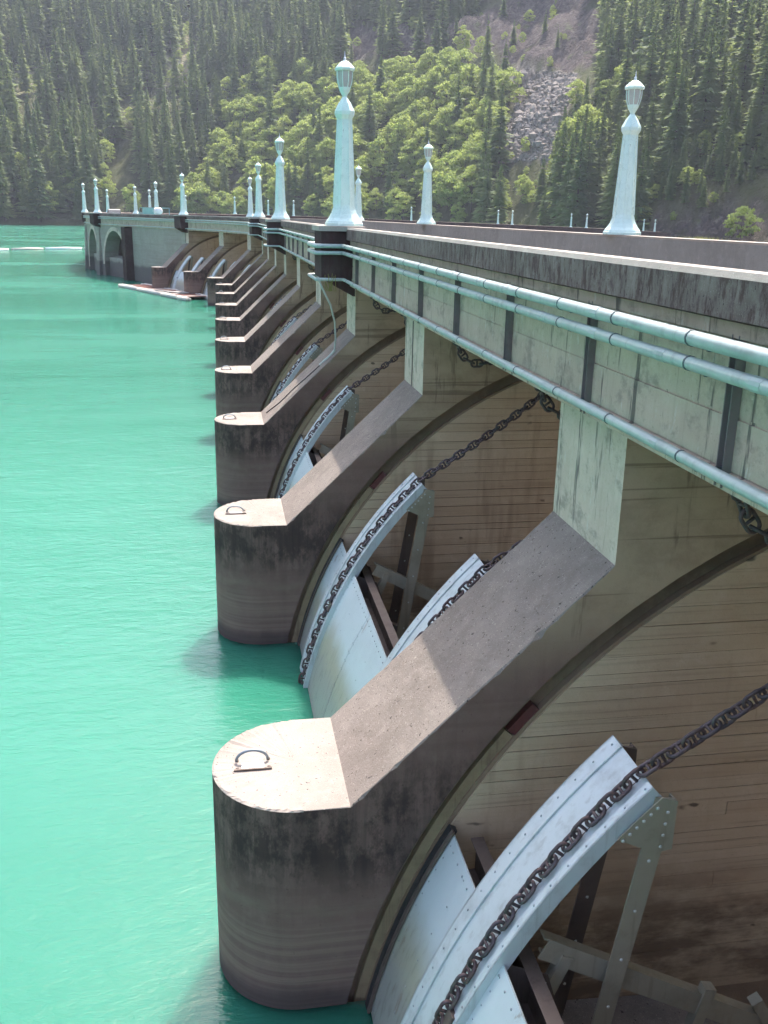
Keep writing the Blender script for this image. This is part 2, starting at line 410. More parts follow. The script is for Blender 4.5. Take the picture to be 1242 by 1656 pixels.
def sweep(mb, i0, i1, prof, mfaces, closed=True):           # profile [(offset, z)] swept along stations i0..i1
    n = len(prof); base = len(mb.v)
    for i in range(i0, i1 + 1): mb.v += [tuple(P(i, o, z)) for o, z in prof]
    k = i1 - i0 + 1
    for i in range(k - 1):
        for j in range(n if closed else n - 1):
            j2 = (j + 1) % n
            mb.f.append((base + i * n + j, base + i * n + j2, base + (i + 1) * n + j2, base + (i + 1) * n + j)); mb.m.append(mfaces[j])
    if closed:
        mb.f.append(tuple(base + j for j in reversed(range(n)))); mb.m.append(mfaces[-1])
        mb.f.append(tuple(base + (k - 1) * n + j for j in range(n))); mb.m.append(mfaces[-1])

# ------------------------------------------------------------------ ground and water
def poly_in(poly, X, Y):
    ins = np.zeros(len(X), bool); n = len(poly)
    for i in range(n):
        x1, y1 = poly[i]; x2, y2 = poly[(i + 1) % n]
        c = ((y1 > Y) != (y2 > Y)) & (X < (x2 - x1) * (Y - y1) / (y2 - y1 + 1e-9) + x1); ins ^= c
    return ins
def vnoise(X, Y, s, seed):
    r = np.random.default_rng(seed); g = r.random((256, 256)); x = X / s + 1000; y = Y / s + 1000
    xi = np.floor(x).astype(int); yi = np.floor(y).astype(int); fx = x - xi; fy = y - yi
    fx = fx * fx * (3 - 2 * fx); fy = fy * fy * (3 - 2 * fy)
    a = g[xi % 256, yi % 256]; b = g[(xi + 1) % 256, yi % 256]; c = g[xi % 256, (yi + 1) % 256]; d = g[(xi + 1) % 256, (yi + 1) % 256]
    return (a * (1 - fx) + b * fx) * (1 - fy) + (c * (1 - fx) + d * fx) * fy
AZB = [(-1.6, 520), (-.6, 500), (-.22, 466), (-.13, 464), (.0, 450), (.12, 405), (.25, 350), (.36, 300), (.44, 272), (.56, 255), (.9, 250), (1.3, 260)]
def height(X, Y):
    D = np.sqrt(X * X + Y * Y); A = np.arctan2(X, Y)
    d0 = np.interp(A, [a for a, b in AZB], [b for a, b in AZB]) + 10 * (vnoise(X, Y, 60, 1) - .5) * np.clip((A + .1) * 8, .1, 1)
    s = D - d0
    slope = np.where(s > 0, s * .60, s * .25)
    z = slope + 16 * (vnoise(X, Y, 95, 2) - .5) * np.clip(s / 60, 0, 1) + 7 * (vnoise(X, Y, 30, 3) - .5) * np.clip(s / 30, 0, 1) + 2.2 * (vnoise(X, Y, 9, 4) - .5) * np.clip(s / 15, 0, 1)
    # rock bank above the right-hand end of the dam
    bank = np.clip((A - .40) / .06, 0, 1)
    z = z + bank * np.clip(s / 9, 0, 1) * 9 * np.clip(1.6 - s / 70, 0, 1)
    # bench of an old road cut on the left slope
    cut = np.clip((.02 - A) / .05, 0, 1) * np.exp(-((s - 118) / 16) ** 2)
    z = z - cut * 8
    return np.maximum(z, -9.0)
Z_CLIFF = [(560, 34), (640, 48), (720, 52), (790, 18), (850, -20), (940, -20), (985, 50), (950, 112), (840, 112), (770, 72), (690, 82), (620, 92), (572, 100)]
Z_SCREE = [(826, 112), (936, 116), (912, 185), (888, 255), (792, 262), (808, 215), (836, 175)]
Z_BENCH = [(-20, 118), (60, 116), (160, 128), (275, 92), (300, 26), (330, 20), (312, 110), (285, 140), (180, 152), (60, 150), (-20, 150)]
Z_BANK = [(1035, 352), (1070, 338), (1150, 324), (1260, 316), (1260, 400), (1040, 400)]
Z_DECID = [(345, 190), (372, 128), (430, 112), (560, 100), (640, 92), (700, 84), (770, 80), (842, 120), (838, 170), (800, 230), (790, 270), (760, 345), (300, 350), (290, 310), (340, 250)]
Z_DECID2 = [(60, 360), (30, 300), (110, 250), (170, 262), (190, 330), (150, 365)]
Z_DECID3 = [(940, 95), (1010, 85), (1020, 190), (960, 230), (900, 235), (915, 160)]
def build_ground():
    xs = np.concatenate([np.arange(-780, -260, 20), np.arange(-260, 420, 3.5), np.arange(420, 921, 20)])
    ys = np.concatenate([np.arange(-330, 230, 35), np.arange(230, 860, 3.5), np.arange(860, 1121, 20)])
    XX, YY = np.meshgrid(xs, ys, indexing='ij'); X = XX.ravel(); Y = YY.ravel(); Z = height(X, Y)
    pp = px(np.stack([X, Y, Z], 1))
    front = Y > 150
    cliff = poly_in(Z_CLIFF, pp[:, 0], pp[:, 1]) & front; scree = poly_in(Z_SCREE, pp[:, 0], pp[:, 1]) & front
    bench = poly_in(Z_BENCH, pp[:, 0], pp[:, 1]) & front; bank = poly_in(Z_BANK, pp[:, 0], pp[:, 1]) & front
    rockz = (cliff | bank)
    rid = np.abs(vnoise(X, Y, 16, 11) - .5) * 2 + np.abs(vnoise(X, Y, 7, 12) - .5) + .5 * np.abs(vnoise(X, Y, 3.7, 15) - .5)
    Z = Z + np.where(rockz, (rid - .6) * 7, 0) + np.where(scree, (vnoise(X, Y, 4, 13) - .5) * 1.6 - 1.0, 0)
    nx, ny = len(xs), len(ys); idx = np.arange(nx * ny).reshape(nx, ny)
    F = np.stack([idx[:-1, :-1], idx[1:, :-1], idx[1:, 1:], idx[:-1, 1:]], -1).reshape(-1, 4)
    me = bpy.data.meshes.new('mountainside')
    me.vertices.add(len(X)); me.vertices.foreach_set('co', np.stack([X, Y, Z], 1).ravel())
    me.loops.add(F.size); me.loops.foreach_set('vertex_index', F.ravel().astype(np.int32))
    me.polygons.add(len(F)); me.polygons.foreach_set('loop_start', np.arange(0, F.size, 4, dtype=np.int32))
    me.update(calc_edges=True)
    ca = me.attributes.new('zone', 'FLOAT_COLOR', 'POINT')
    col = np.zeros((len(X), 4), np.float32); col[:, 3] = 1
    col[:, 0] = np.where(rockz, 1, 0); col[:, 1] = np.where(scree, 1, 0); col[:, 2] = np.where(bench, .8 * (vnoise(X, Y, 14, 17) > .42), 0)
    ca.data.foreach_set('color', col.ravel())
    me.polygons.foreach_set('use_smooth', np.ones(len(F), bool)); me.materials.append(M['terrain'])
    return tag(ob('mountainside', me), 'steep forested mountainside with rock cliff and scree behind the dam', kind='structure')
build_ground()
# lake: upstream of the dam line only
wv = []
for k in range(0, 10):                                       # the shore line runs round each pier nose
    ya = Y1 + PITCH_Y * (k - 1); yb = ya + TH
    wv += [(1.2, ya - 1e-3, 0)] if k == 0 else []
    wv += [(1.2, ya + .02, 0), (.56, ya + .02, 0)] + [(.56 - .73 * math.sin(math.pi * i / 12), ya + TH / 2 - .73 * math.cos(math.pi * i / 12), 0) for i in range(1, 12)] + [(.56, yb - .02, 0), (1.2, yb - .02, 0)]
wv += [tuple(P(i, -1.70, 0) - Vector((0, 0, ZD[i]))) for i in range(2, 5)] + [tuple(P(i, .5, 0) - Vector((0, 0, ZD[i]))) for i in range(5, len(UPL))]
wv += [(180, 262, 0), (330, 300, 0), (420, 500, 0), (420, 620, 0), (-770, 620, 0), (-770, -325, 0), (1.2, -325, 0)]
nw = len(wv); wv2 = wv + [(a, b, -8.5) for a, b, c in wv]
wf = [tuple(reversed(range(nw))), tuple(range(nw, 2 * nw))] + [(i, (i + 1) % nw, nw + (i + 1) % nw, nw + i) for i in range(nw)]
tag(ob('lake_water', mesh('lake_water', wv2, wf, M['water'])), 'turquoise glacial lake water', kind='structure')

# ------------------------------------------------------------------ the dam
dam = empty('dam'); tag(dam, 'long curved concrete dam with sloping spillway piers rising from the lake', 'dam')
def pier_mesh(boards, seed):
    r = random.Random(seed); mb = MB(); zb = -3.2
    arc = lambda R, z: TRX - math.sqrt(max(0, R * R - (z - TRZ) ** 2))
    RO = 6.20
    # upstream slab with flat step, slope and column (profile in x, z)
    prof = [(.56, zb), (.56, ZNOSE), (BRKX, ZNOSE)]; nsl = 46
    sx, sz = COLX - BRKX, ZCOL - ZNOSE; sl_ = math.hypot(sx, sz); nx_, nz_ = -sz / sl_, sx / sl_
    for i in range(1, nsl): prof.append((BRKX + sx * i / nsl, ZNOSE + sz * i / nsl))
    prof += [(COLX, ZCOL), (COLX, 5.20), (8.6, 5.20), (8.6, 4.95), (TRX, TRZ + RO)]
    na = 26; zlow = -3.0; a1 = math.pi - math.asin((zlow - TRZ) / RO)
    for i in range(1, na + 1):
        a = math.pi / 2 + (a1 - math.pi / 2) * i / na
        prof.append((TRX + RO * math.cos(a), TRZ + RO * math.sin(a)))
    prof.append((TRX + RO * math.cos(a1), zb))
    N = len(prof); rag = range(1, 3 + nsl)
    def chip(): return .006 + abs(r.gauss(0, .007)) + (r.uniform(.01, .03) if r.random() < .08 else 0)
    S0, S1, T0, T1 = [], [], [], []
    for i, (x, z) in enumerate(prof):
        if i in rag:
            n_ = (0, 1) if i < 2 else ((nx_, nz_) if i > 2 else (nx_ * .4, .9)); c0, c1 = chip(), chip()
            if i in (1, 2 + nsl): c0 = c1 = .004
            S0.append((x - n_[0] * c0, 0, z - n_[1] * c0)); S1.append((x - n_[0] * c1, TH, z - n_[1] * c1))
            T0.append((x, c0 * r.uniform(.7, 1.3), z)); T1.append((x, TH - c1 * r.uniform(.7, 1.3), z))
        else:
            S0.append((x, 0, z)); S1.append((x, TH, z)); T0.append((x, 0, z)); T1.append((x, TH, z))
    b0 = len(mb.v); mb.v += S0 + S1 + T0 + T1
    A_, B_, Cc, D_ = (lambda i: b0 + i % N), (lambda i: b0 + N + i % N), (lambda i: b0 + 2 * N + i % N), (lambda i: b0 + 3 * N + i % N)
    mb.f += [tuple(A_(i) for i in reversed(range(N))), tuple(B_(i) for i in range(N))]; mb.m += [0, 0]
    for i in range(N):
        inr = i in rag and (i + 1) in rag
        mt = 1 if i == 1 else 2 if 2 <= i < 2 + nsl else 3 if i == 2 + nsl else 4 if i >= 5 + nsl else 0
        if inr:
            mb.f += [(A_(i), A_(i + 1), Cc(i + 1), Cc(i)), (Cc(i), Cc(i + 1), D_(i + 1), D_(i)), (D_(i), D_(i + 1), B_(i + 1), B_(i))]; mb.m += [mt] * 3
        else:
            mb.f.append((A_(i), A_(i + 1), B_(i + 1), B_(i))); mb.m.append(mt)
    # round nose
    cx, cy, R = .56, TH / 2, TH / 2; n = 72; ring = []
    for i in range(n + 1):
        a = math.pi / 2 + math.pi * i / n; ring.append((cx + R * math.cos(a), cy + R * math.sin(a)))
    zs = [zb, .0, .5, 1.0, 1.5, ZNOSE - .05, ZNOSE - .012]
    v = []; f = []; m = []
    for k, z in enumerate(zs):
        for i, (x, y) in enumerate(ring):
            v.append((x, y, z))
    for k in range(len(zs) - 1):
        for i in range(n):
            f.append((k * (n + 1) + i, k * (n + 1) + i + 1, (k + 1) * (n + 1) + i + 1, (k + 1) * (n + 1) + i)); m.append(0)
    b = len(v)
    for i, (x, y) in enumerate(ring):                       # chipped rim
        j = .008 + abs(r.gauss(0, .014)) * (2.2 if r.random() < .12 else 1); v.append((x + (cx - x) / R * j * (0 < i < n), y + (cy - y) / R * j * (0 < i < n), ZNOSE + r.gauss(0, .003)))
    t = (len(zs) - 1) * (n + 1)
    for i in range(n): f.append((t + i, t + i + 1, b + i + 1, b + i)); m.append(1)
    v.append((cx, cy, ZNOSE)); c = len(v) - 1
    for i in range(n): f.append((b + i, b + i + 1, c)); m.append(1)
    n0 = len(mb.v); mb.v += v; mb.f += [tuple(q + n0 for q in g) for g in f]; mb.m += m
    # groove floor ring and the inner wall behind it
    def inner(Rr, z0=zb):
        pr = []
        for i in range(na + 1):
            a = a1 + (math.pi / 2 - a1) * i / na; pr.append((TRX + Rr * math.cos(a), TRZ + Rr * math.sin(a)))
        pr += [(8.55, TRZ + Rr), (8.55, zb)]; pr.insert(0, (TRX + Rr * math.cos(a1), zb)); return pr
    mb.prism(inner(6.19), .13, TH - .13, 4)
    mb.prism(inner(6.02), .05, TH - .05, 5)
    return mb
PM = [M['pier'], M['cap'], M['slope'], M['column'], M['groove'], M['board']]
pier_me = [pier_mesh(False, 3 + i).me('spillway_pier', PM) for i in range(3)]
# guide rail of the side seal, mooring hoop, joint groove: shared meshes
def arc_strip(R0, R1, z0, z1, y0, y1, n=18):
    mb = MB(); a0 = math.pi - math.asin((z0 - TRZ) / R1); a1 = math.pi - math.asin((z1 - TRZ) / R1); v = []; f = []
    for i in range(n + 1):
        a = a0 + (a1 - a0) * i / n; c, s = math.cos(a), math.sin(a)
        v += [(TRX + R0 * c, y0, TRZ + R0 * s), (TRX + R1 * c, y0, TRZ + R1 * s), (TRX + R1 * c, y1, TRZ + R1 * s), (TRX + R0 * c, y1, TRZ + R0 * s)]
    for i in range(n):
        b = i * 4
        f += [(b, b + 1, b + 5, b + 4), (b + 1, b + 2, b + 6, b + 5), (b + 2, b + 3, b + 7, b + 6), (b + 3, b, b + 4, b + 7)]
    f += [(3, 2, 1, 0), (n * 4, n * 4 + 1, n * 4 + 2, n * 4 + 3)]
    return mb.add(v, f)
rail_me = arc_strip(6.0, 6.11, -1.5, 2.62, .075, .13).me('seal_rail', paint('ochre_rail_steel', (.36, .25, .145), (.19, .12, .075), .6, .05, .7))
railend_me = arc_strip(6.0, 6.10, 2.625, 2.86, .06, .13, 4).me('rail_end', M['redprimer'])
hoop = MB(); hoop.tube([(.165 + .14 * math.cos(a), .80, .02 + .10 * math.sin(a)) for a in [math.pi * i / 14 for i in range(15)]], .014, 8)
hoop_me = hoop.me('mooring_hoop', paint('grey_hoop_steel', (.22, .25, .27), (.12, .1, .09), .45, .4, .5), True)
bar_me = MB().box(.0, .335, .655, .675, ZNOSE + .002, ZNOSE + .018).me('anchor_bar', M['darksteel'])
plate_me = MB().box(.07, .27, .69, .78, ZNOSE + .002, ZNOSE + .008).me('base_plate', M['white'])
bolt = MB(); bolt.lathe([(.016, 0), (.016, .014), (.008, .02)], 8); bolt_me = bolt.me('anchor_bolt', M['darksteel'])
joint_me = MB().box(COLX - .006, COLX + .02, TH * .55, TH * .55 + .06, ZCOL - .02, 5.21).me('joint_strip', M['darksteel'])
board_cache = {}
pier_gap_me = pier_mesh(False, 9).me('spillway_pier', PM[:5] + [concrete('board_joint_concrete', (.30, .20, .13), (.20, .13, .085), (.36, .25, .17), .3, .5, .3)])
def place_pier(k, loc, rz, detail):
    o = ob('spillway_pier', pier_gap_me if detail == 2 else pier_me[k % 3], dam, loc, rz)
    ob('seal_rail', rail_me, o); ob('rail_end', railend_me, o)
    if detail >= 1:
        hp = ob('mooring_hoop', hoop_me, o, (0, 0, ZNOSE)); hp.scale = (1 if k == 1 else random.uniform(.9, 1.06), 1, 1 if k == 1 else random.uniform(.75, 1.1)); ob('anchor_bar', bar_me, o); ob('base_plate', plate_me, o)
        for bx, by in ((.03, .69), (.03, .83), (.31, .69), (.31, .83)): ob('anchor_bolt', bolt_me, o, (bx, by, ZNOSE))
    if k in (2, 4): ob('joint_strip', joint_me, o)
    if detail >= 2:                                          # impressions of the form boards, one by one
        r = random.Random(40 + k); z = -.35
        while z < 4.66:
            h = r.choice((.10, .125, .14, .15, .17)) * r.uniform(.94, 1.06); zt = min(z + h - r.choice((.001, .002, .004, .007, .010)), 4.70); zl = z
            xa = TRX - math.sqrt(max(0, 6.0 ** 2 - (zl - TRZ) ** 2)) + .02; xb = TRX - math.sqrt(max(0, 6.0 ** 2 - (zt - TRZ) ** 2)) + .02
            cuts = sorted([r.uniform(2.6, 4.6)] if (r.random() < .55 and z < 3.0) else [])
            ends = [None] + cuts + [8.5]
            for s in range(len(ends) - 1):
                p = r.uniform(.010, .017)
                x0l = xa if s == 0 else max(ends[s], xb + .05) + .004; x0t = xb if s == 0 else x0l; x1 = max(ends[s + 1], xb + .05) if s < len(ends) - 2 else ends[s + 1]
                if x1 - x0t < .1: continue
                MB().prism([(x0l, zl), (x1 - .002, zl), (x1 - .002, zt), (x0t, zt)], .05 - p, .052).build('board_mark', M['board'], o)
            z += h
    return o
piers = []
for k in range(0, 10):                                       # pier 0 stands below the camera
    piers.append((k, (0, Y1 + PITCH_Y * (k - 1), 0), 0.0))
for k, tip, th in ((10, (-.82, 75.4), 8), (11, (-2.8, 83.0), 14), (12, (-5.8, 89.4), 18)):
    a = math.radians(th); c, s = math.cos(a), math.sin(a)
    lx, ly = TIPX, TH / 2
    piers.append((k, (tip[0] - (c * lx - s * ly), tip[1] - (s * lx + c * ly), 0), a))
for k, loc, rz in piers: place_pier(k, loc, rz, 2 if k in (1, 2, 3) else (1 if k <= 9 and k > 0 else 0))
# spillway floor behind the gates
mb = MB()
sweep(mb, 0, 4, [(-1.6, -.9), (-.6, -.25), (1.0, -.35), (8.5, -2.5), (8.5, -4), (-1.6, -4)], [0] * 6)
mb.build('spillway_crest', M['slope'], dam)
mb = MB(); sweep(mb, 0, 4, [(8.55, -2.52), (24, -8.0), (24, -9.2), (8.55, -9.2)], [0] * 4); mb.build('bounce_chute', M['cap'], dam)  # unseen pale chute, added to bounce sunlight up into the bays

# pilasters under the lamps (at piers 3, 6, 9, 12) and lamp spots
LAMP_I = []
def pil(x, y, rz, name='pilaster'):
    mb = MB()
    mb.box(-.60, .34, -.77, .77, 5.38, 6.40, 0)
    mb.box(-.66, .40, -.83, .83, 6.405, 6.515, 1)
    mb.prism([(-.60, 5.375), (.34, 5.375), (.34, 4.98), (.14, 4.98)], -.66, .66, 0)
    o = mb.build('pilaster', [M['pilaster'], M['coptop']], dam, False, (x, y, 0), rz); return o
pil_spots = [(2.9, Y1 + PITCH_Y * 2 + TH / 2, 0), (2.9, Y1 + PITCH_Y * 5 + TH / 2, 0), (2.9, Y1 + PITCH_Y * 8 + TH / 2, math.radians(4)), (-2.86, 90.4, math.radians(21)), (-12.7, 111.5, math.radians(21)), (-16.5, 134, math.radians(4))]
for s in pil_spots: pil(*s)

# parapet, coping, fascia panels, road, downstream parapet
def split_run(y0, y1): pass
def parapet_piece(i0, i1, up=True):
    mb = MB()
    if up: sweep(mb, i0, i1, [(-.04, 6.45), (-.02, ZCOP), (.37, ZCOP - .02), (.39, ZROAD), (.12, 5.21), (.06, 5.21), (.055, 5.30), (.115, 5.32), (.115, 6.10), (.05, 6.11), (.045, 6.20), (-.04, 6.225)],
                   [1, 1, 0, 0, 2, 2, 2, 2, 2, 2, 0, 0])
    else: sweep(mb, i0, i1, [(6.62, ZROAD), (6.62, 6.38), (6.60, 6.42), (7.05, 6.42), (7.05, 4.6), (6.62, 4.6)], [0, 1, 1, 0, 0, 0])
    return mb
parapet = parapet_piece(0, 10).build('lakeside_parapet', [M['coping'], M['coptop'], M['panel']], dam)
parapet_piece(0, 10, False).build('downstream_parapet', [concrete('road_parapet_concrete', (.27, .25, .215), (.19, .17, .145), (.34, .315, .275), .3, .6, 1.0), M['coptop']], dam)
parapet_piece(10, 22).build('far_lakeside_parapet', [M['coping'], M['coptop'], M['panel']], dam)
parapet_piece(10, 22, False).build('far_downstream_parapet', [M['pilaster'], M['coptop']], dam)  # dark concrete paints in the shade on this far parapet
mb = MB(); sweep(mb, 0, 22, [(.385, 5.22), (.385, ZROAD - .004), (6.625, ZROAD - .004), (6.625, 4.7)], [0] * 4); mb.build('roadway', M['road'], dam)
# downstream face of the far arch
mb = MB(); sweep(mb, 9, 22, [(.6, 4.9), (6.9, 4.59), (9.5, -8.9), (.6, -8.9)], [0] * 4); mb.build('arch_wall', M['wall'], dam)
# raised fascia panels between the brackets
panel_y = [5.14 + 2.27 * k for k in range(-3, 28)]
def near_pil(y): return any(abs(y - s[1]) < .95 for s in pil_spots[:3])
for a, b in zip(panel_y[:-1], panel_y[1:]):
    for z0, z1 in ((5.325, 5.635), (5.655, 6.092)):
        ya, yb = a + .008, b - .008
        for s in pil_spots[:3]:
            if ya < s[1] < yb: pass
        p = random.uniform(.006, .014)
        MB().box(3.015 - p, 3.016, ya, yb, z0, z1).build('fascia_panel', M['panel'], parapet)
for y in panel_y[1:]:
    if near_pil(y): continue
    mb = MB(); mb.box(2.945, 3.006, y - .042, y - .034, 5.22, 6.13); mb.box(2.945, 3.006, y + .034, y + .042, 5.22, 6.13); mb.box(2.98, 3.007, y - .034, y + .034, 5.22, 6.12)
    mb.build('bracket', M['bracket'], parapet)
# abutment wall and arches at the far bend
mb = MB()
sweep(mb, 4, 5, [(.10, -3), (.10, 5.21), (1.5, 5.21), (1.5, -3)], [0] * 4)
mb.build('abutment_wall', M['wall'], dam)
def arch_wall(i0, i1, name):
    A = P(i0, .10, 0) - Vector((0, 0, ZD[i0])); B = P(i1, .10, 0) - Vector((0, 0, ZD[i1])); L = (B - A).length; d = (B - A).normalized(); nn = Vector((d.y, -d.x, 0))
    w0, w1 = 1.3, L - 1.3; r = (w1 - w0) / 2; cx = (w0 + w1) / 2; zs = min(4.75 - r, 1.2); n = 16; ry = 4.75 - zs
    ar = [(cx - r * math.cos(math.pi * i / n), zs + ry * math.sin(math.pi * i / n)) for i in range(n + 1)]
    mb = MB()
    def pt(s, z, o): return tuple(A + d * s + nn * o + Vector((0, 0, z)))
    outer = [(0, -3), (w0, -3)] + ar + [(w1, -3), (L, -3), (L, 5.21), (0, 5.21)]
    N = len(outer); v = [pt(s, z, 0) for s, z in outer] + [pt(s, z, 1.5) for s, z in outer]
    f = [tuple(reversed(range(N))), tuple(range(N, 2 * N))] + [(i, (i + 1) % N, N + (i + 1) % N, N + i) for i in range(N)]
    mb.add(v, f); o = mb.build('arch_bay', M['wall'], dam)
    mr = MB()                                                # raised arch ring
    for i in range(n):
        (s0, z0), (s1, z1) = ar[i], ar[i + 1]
        k = 1 + .38 / r
        q = [(cx + (s - cx) * k, zs + (z - zs) * (1 + .38 / ry)) for s, z in ((s0, z0), (s1, z1))]
        vv = [pt(s0, z0, -.05), pt(s1, z1, -.05), pt(*q[1], -.05), pt(*q[0], -.05), pt(s0, z0, .02), pt(s1, z1, .02), pt(*q[1], .02), pt(*q[0], .02)]
        mr.add(vv, [(0, 1, 2, 3), (0, 4, 5, 1), (2, 6, 7, 3), (4, 7, 6, 5)])
    mr.build('arch_ring', M['column'], o)
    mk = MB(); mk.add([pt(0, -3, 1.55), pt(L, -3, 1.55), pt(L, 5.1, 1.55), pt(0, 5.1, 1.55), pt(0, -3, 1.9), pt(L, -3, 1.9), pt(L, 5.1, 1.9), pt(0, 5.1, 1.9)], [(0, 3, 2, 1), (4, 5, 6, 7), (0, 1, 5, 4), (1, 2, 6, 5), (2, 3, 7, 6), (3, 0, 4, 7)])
    mk.build('back_wall', M['pilaster'], o)  # shade inside the arch put into the wall's dark colour
    ml = MB(); ml.add([pt(w0 - .1, -3, .5), pt(w1 + .1, -3, .5), pt(w1 + .1, 1.9, .5), pt(w0 - .1, 1.9, .5), pt(w0 - .1, -3, 1.5), pt(w1 + .1, -3, 1.5), pt(w1 + .1, 2.1, 1.5), pt(w0 - .1, 2.1, 1.5)], [(0, 3, 2, 1), (4, 5, 6, 7), (0, 1, 5, 4), (1, 2, 6, 5), (2, 3, 7, 6), (3, 0, 4, 7)])
    ml.build('low_wall', M['wall'], o)
    mp = MB(); mp.add([pt(L - .45, -3, -.55), pt(L + .45, -3, -.55), pt(L + .45, 5.2, -.12), pt(L - .45, 5.2, -.12), pt(L - .45, -3, .2), pt(L + .45, -3, .2), pt(L + .45, 5.2, .2), pt(L - .45, 5.2, .2)], [(0, 3, 2, 1), (4, 5, 6, 7), (0, 1, 5, 4), (1, 2, 6, 5), (2, 3, 7, 6), (3, 0, 4, 7)])
    mp.build('buttress', M['wall'], o)
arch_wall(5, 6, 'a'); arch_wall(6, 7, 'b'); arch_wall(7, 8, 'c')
A = P(5, 0, 0); mb = MB()
mb.box(-.65, .3, -.6, .6, -3, 5.21); mb.build('buttress', M['pilaster'], dam, False, (A.x, A.y, 0), math.radians(21))

# ------------------------------------------------------------------ pipes along the fascia
def pipe_path(x, z, jog):
    pts = [(x, -13.5, z)]
    for s in pil_spots[:3]:
        pts += [(x, s[1] - .90, z), (x - .02, s[1] - .86, z), (2.18 + jog, s[1] - .86, z), (2.17 + jog, s[1] - .84, z), (2.17 + jog, s[1] + .86, z), (2.2 + jog, s[1] + .90, z), (x, s[1] + .90, z)]
    return pts
def far_path(off, z):
    out = []
    for i in range(1, 10):
        q = P(i, off, z); out.append(tuple(q))
    return out
for name, x, z, r, lab in (('upper_pipe', 2.78, 6.09, .048, 'upper of the two thick mint green pipes running along the dam fascia'),
                           ('lower_pipe', 2.78, 5.94, .043, 'lower of the two thick mint green pipes running along the dam fascia'),
                           ('bottom_pipe', 2.79, 5.365, .037, 'thin mint green pipe along the bottom edge of the dam fascia')):
    root = empty(name, (x, 0, z)); tag(root, lab, 'pipe')
    base = pipe_path(x, z, 0)
    runs = [base[i * 7: i * 7 + 8] for i in range(3)] + [base[21:] + far_path(x - 2.9 - .0, z)]
    for rn in runs:
        if len(rn) < 2: continue
        mbp = MB(); mbp.tube([(a - x, b, c - z) for a, b, c in rn], r, 12); smooth_angle(mbp.build('pipe_length', M['pipe'], root), 50)
    cm = MB(); cm.tube([(0, -.008, 0), (0, .008, 0)], r * 1.09, 12); cme = cm.me('coupling', M['coupling'])
    sm = MB(); sm.tube([(0, -.06, 0), (0, .06, 0)], r * 1.06, 12); sme = sm.me('sleeve', M['pipe'])
    y = 4.2
    while y < 66:
        if not any(abs(y - s[1]) < 1.1 for s in pil_spots[:3]):
            ob('coupling', cme, root, (0, y, 0))
            if random.random() < .35: ob('sleeve', sme, root, (0, y + .35, 0))
        y += 1.135
    hm = MB(); hm.box(.0, .235 if x < 2.8 else .22, -.012, .012, -.012, .012)
    hme = hm.me('pipe_hanger', M['coupling'])
    for y in panel_y[3:]:
        if not near_pil(y): ob('pipe_hanger', hme, root, (0, y, -r * .9))
# bent pale conduit down to pier three, and its cable on the slope
y3 = Y1 + 2 * PITCH_Y
mb = MB(); mb.tube([(2.20, y3 - .12, 5.42), (2.32, y3 - .13, 5.15), (2.50, y3 - .1, 4.8), (2.62, y3 + .1, 4.4), (2.66, y3 + .25, 4.0), (2.64, y3 + .32, 3.70)], .022, 8)
mb.tube([(2.64, y3 + .32, 3.72), (2.55, y3 + .34, 3.60), (2.3, y3 + .4, 3.37)], .030, 8)
tag(smooth_angle(mb.build('bent_conduit', M['conduit']), 60), 'pale bent conduit dropping from the pilaster to the third pier', 'conduit')
mb = MB(); pts = []
for i in range(12):
    x = 2.3 - 1.25 * i / 11; pts.append((x, y3 + .40 + .55 * (i / 11) * (1 - .3 * math.sin(i)) * .6, ZNOSE + (x - BRKX) * (ZCOL - ZNOSE) / (COLX - BRKX) + .012))
mb.tube(pts, .013, 6); tag(smooth_angle(mb.build('loose_cable', M['seal']), 60), 'thin dark cable lying on the slope of the third pier', 'cable')

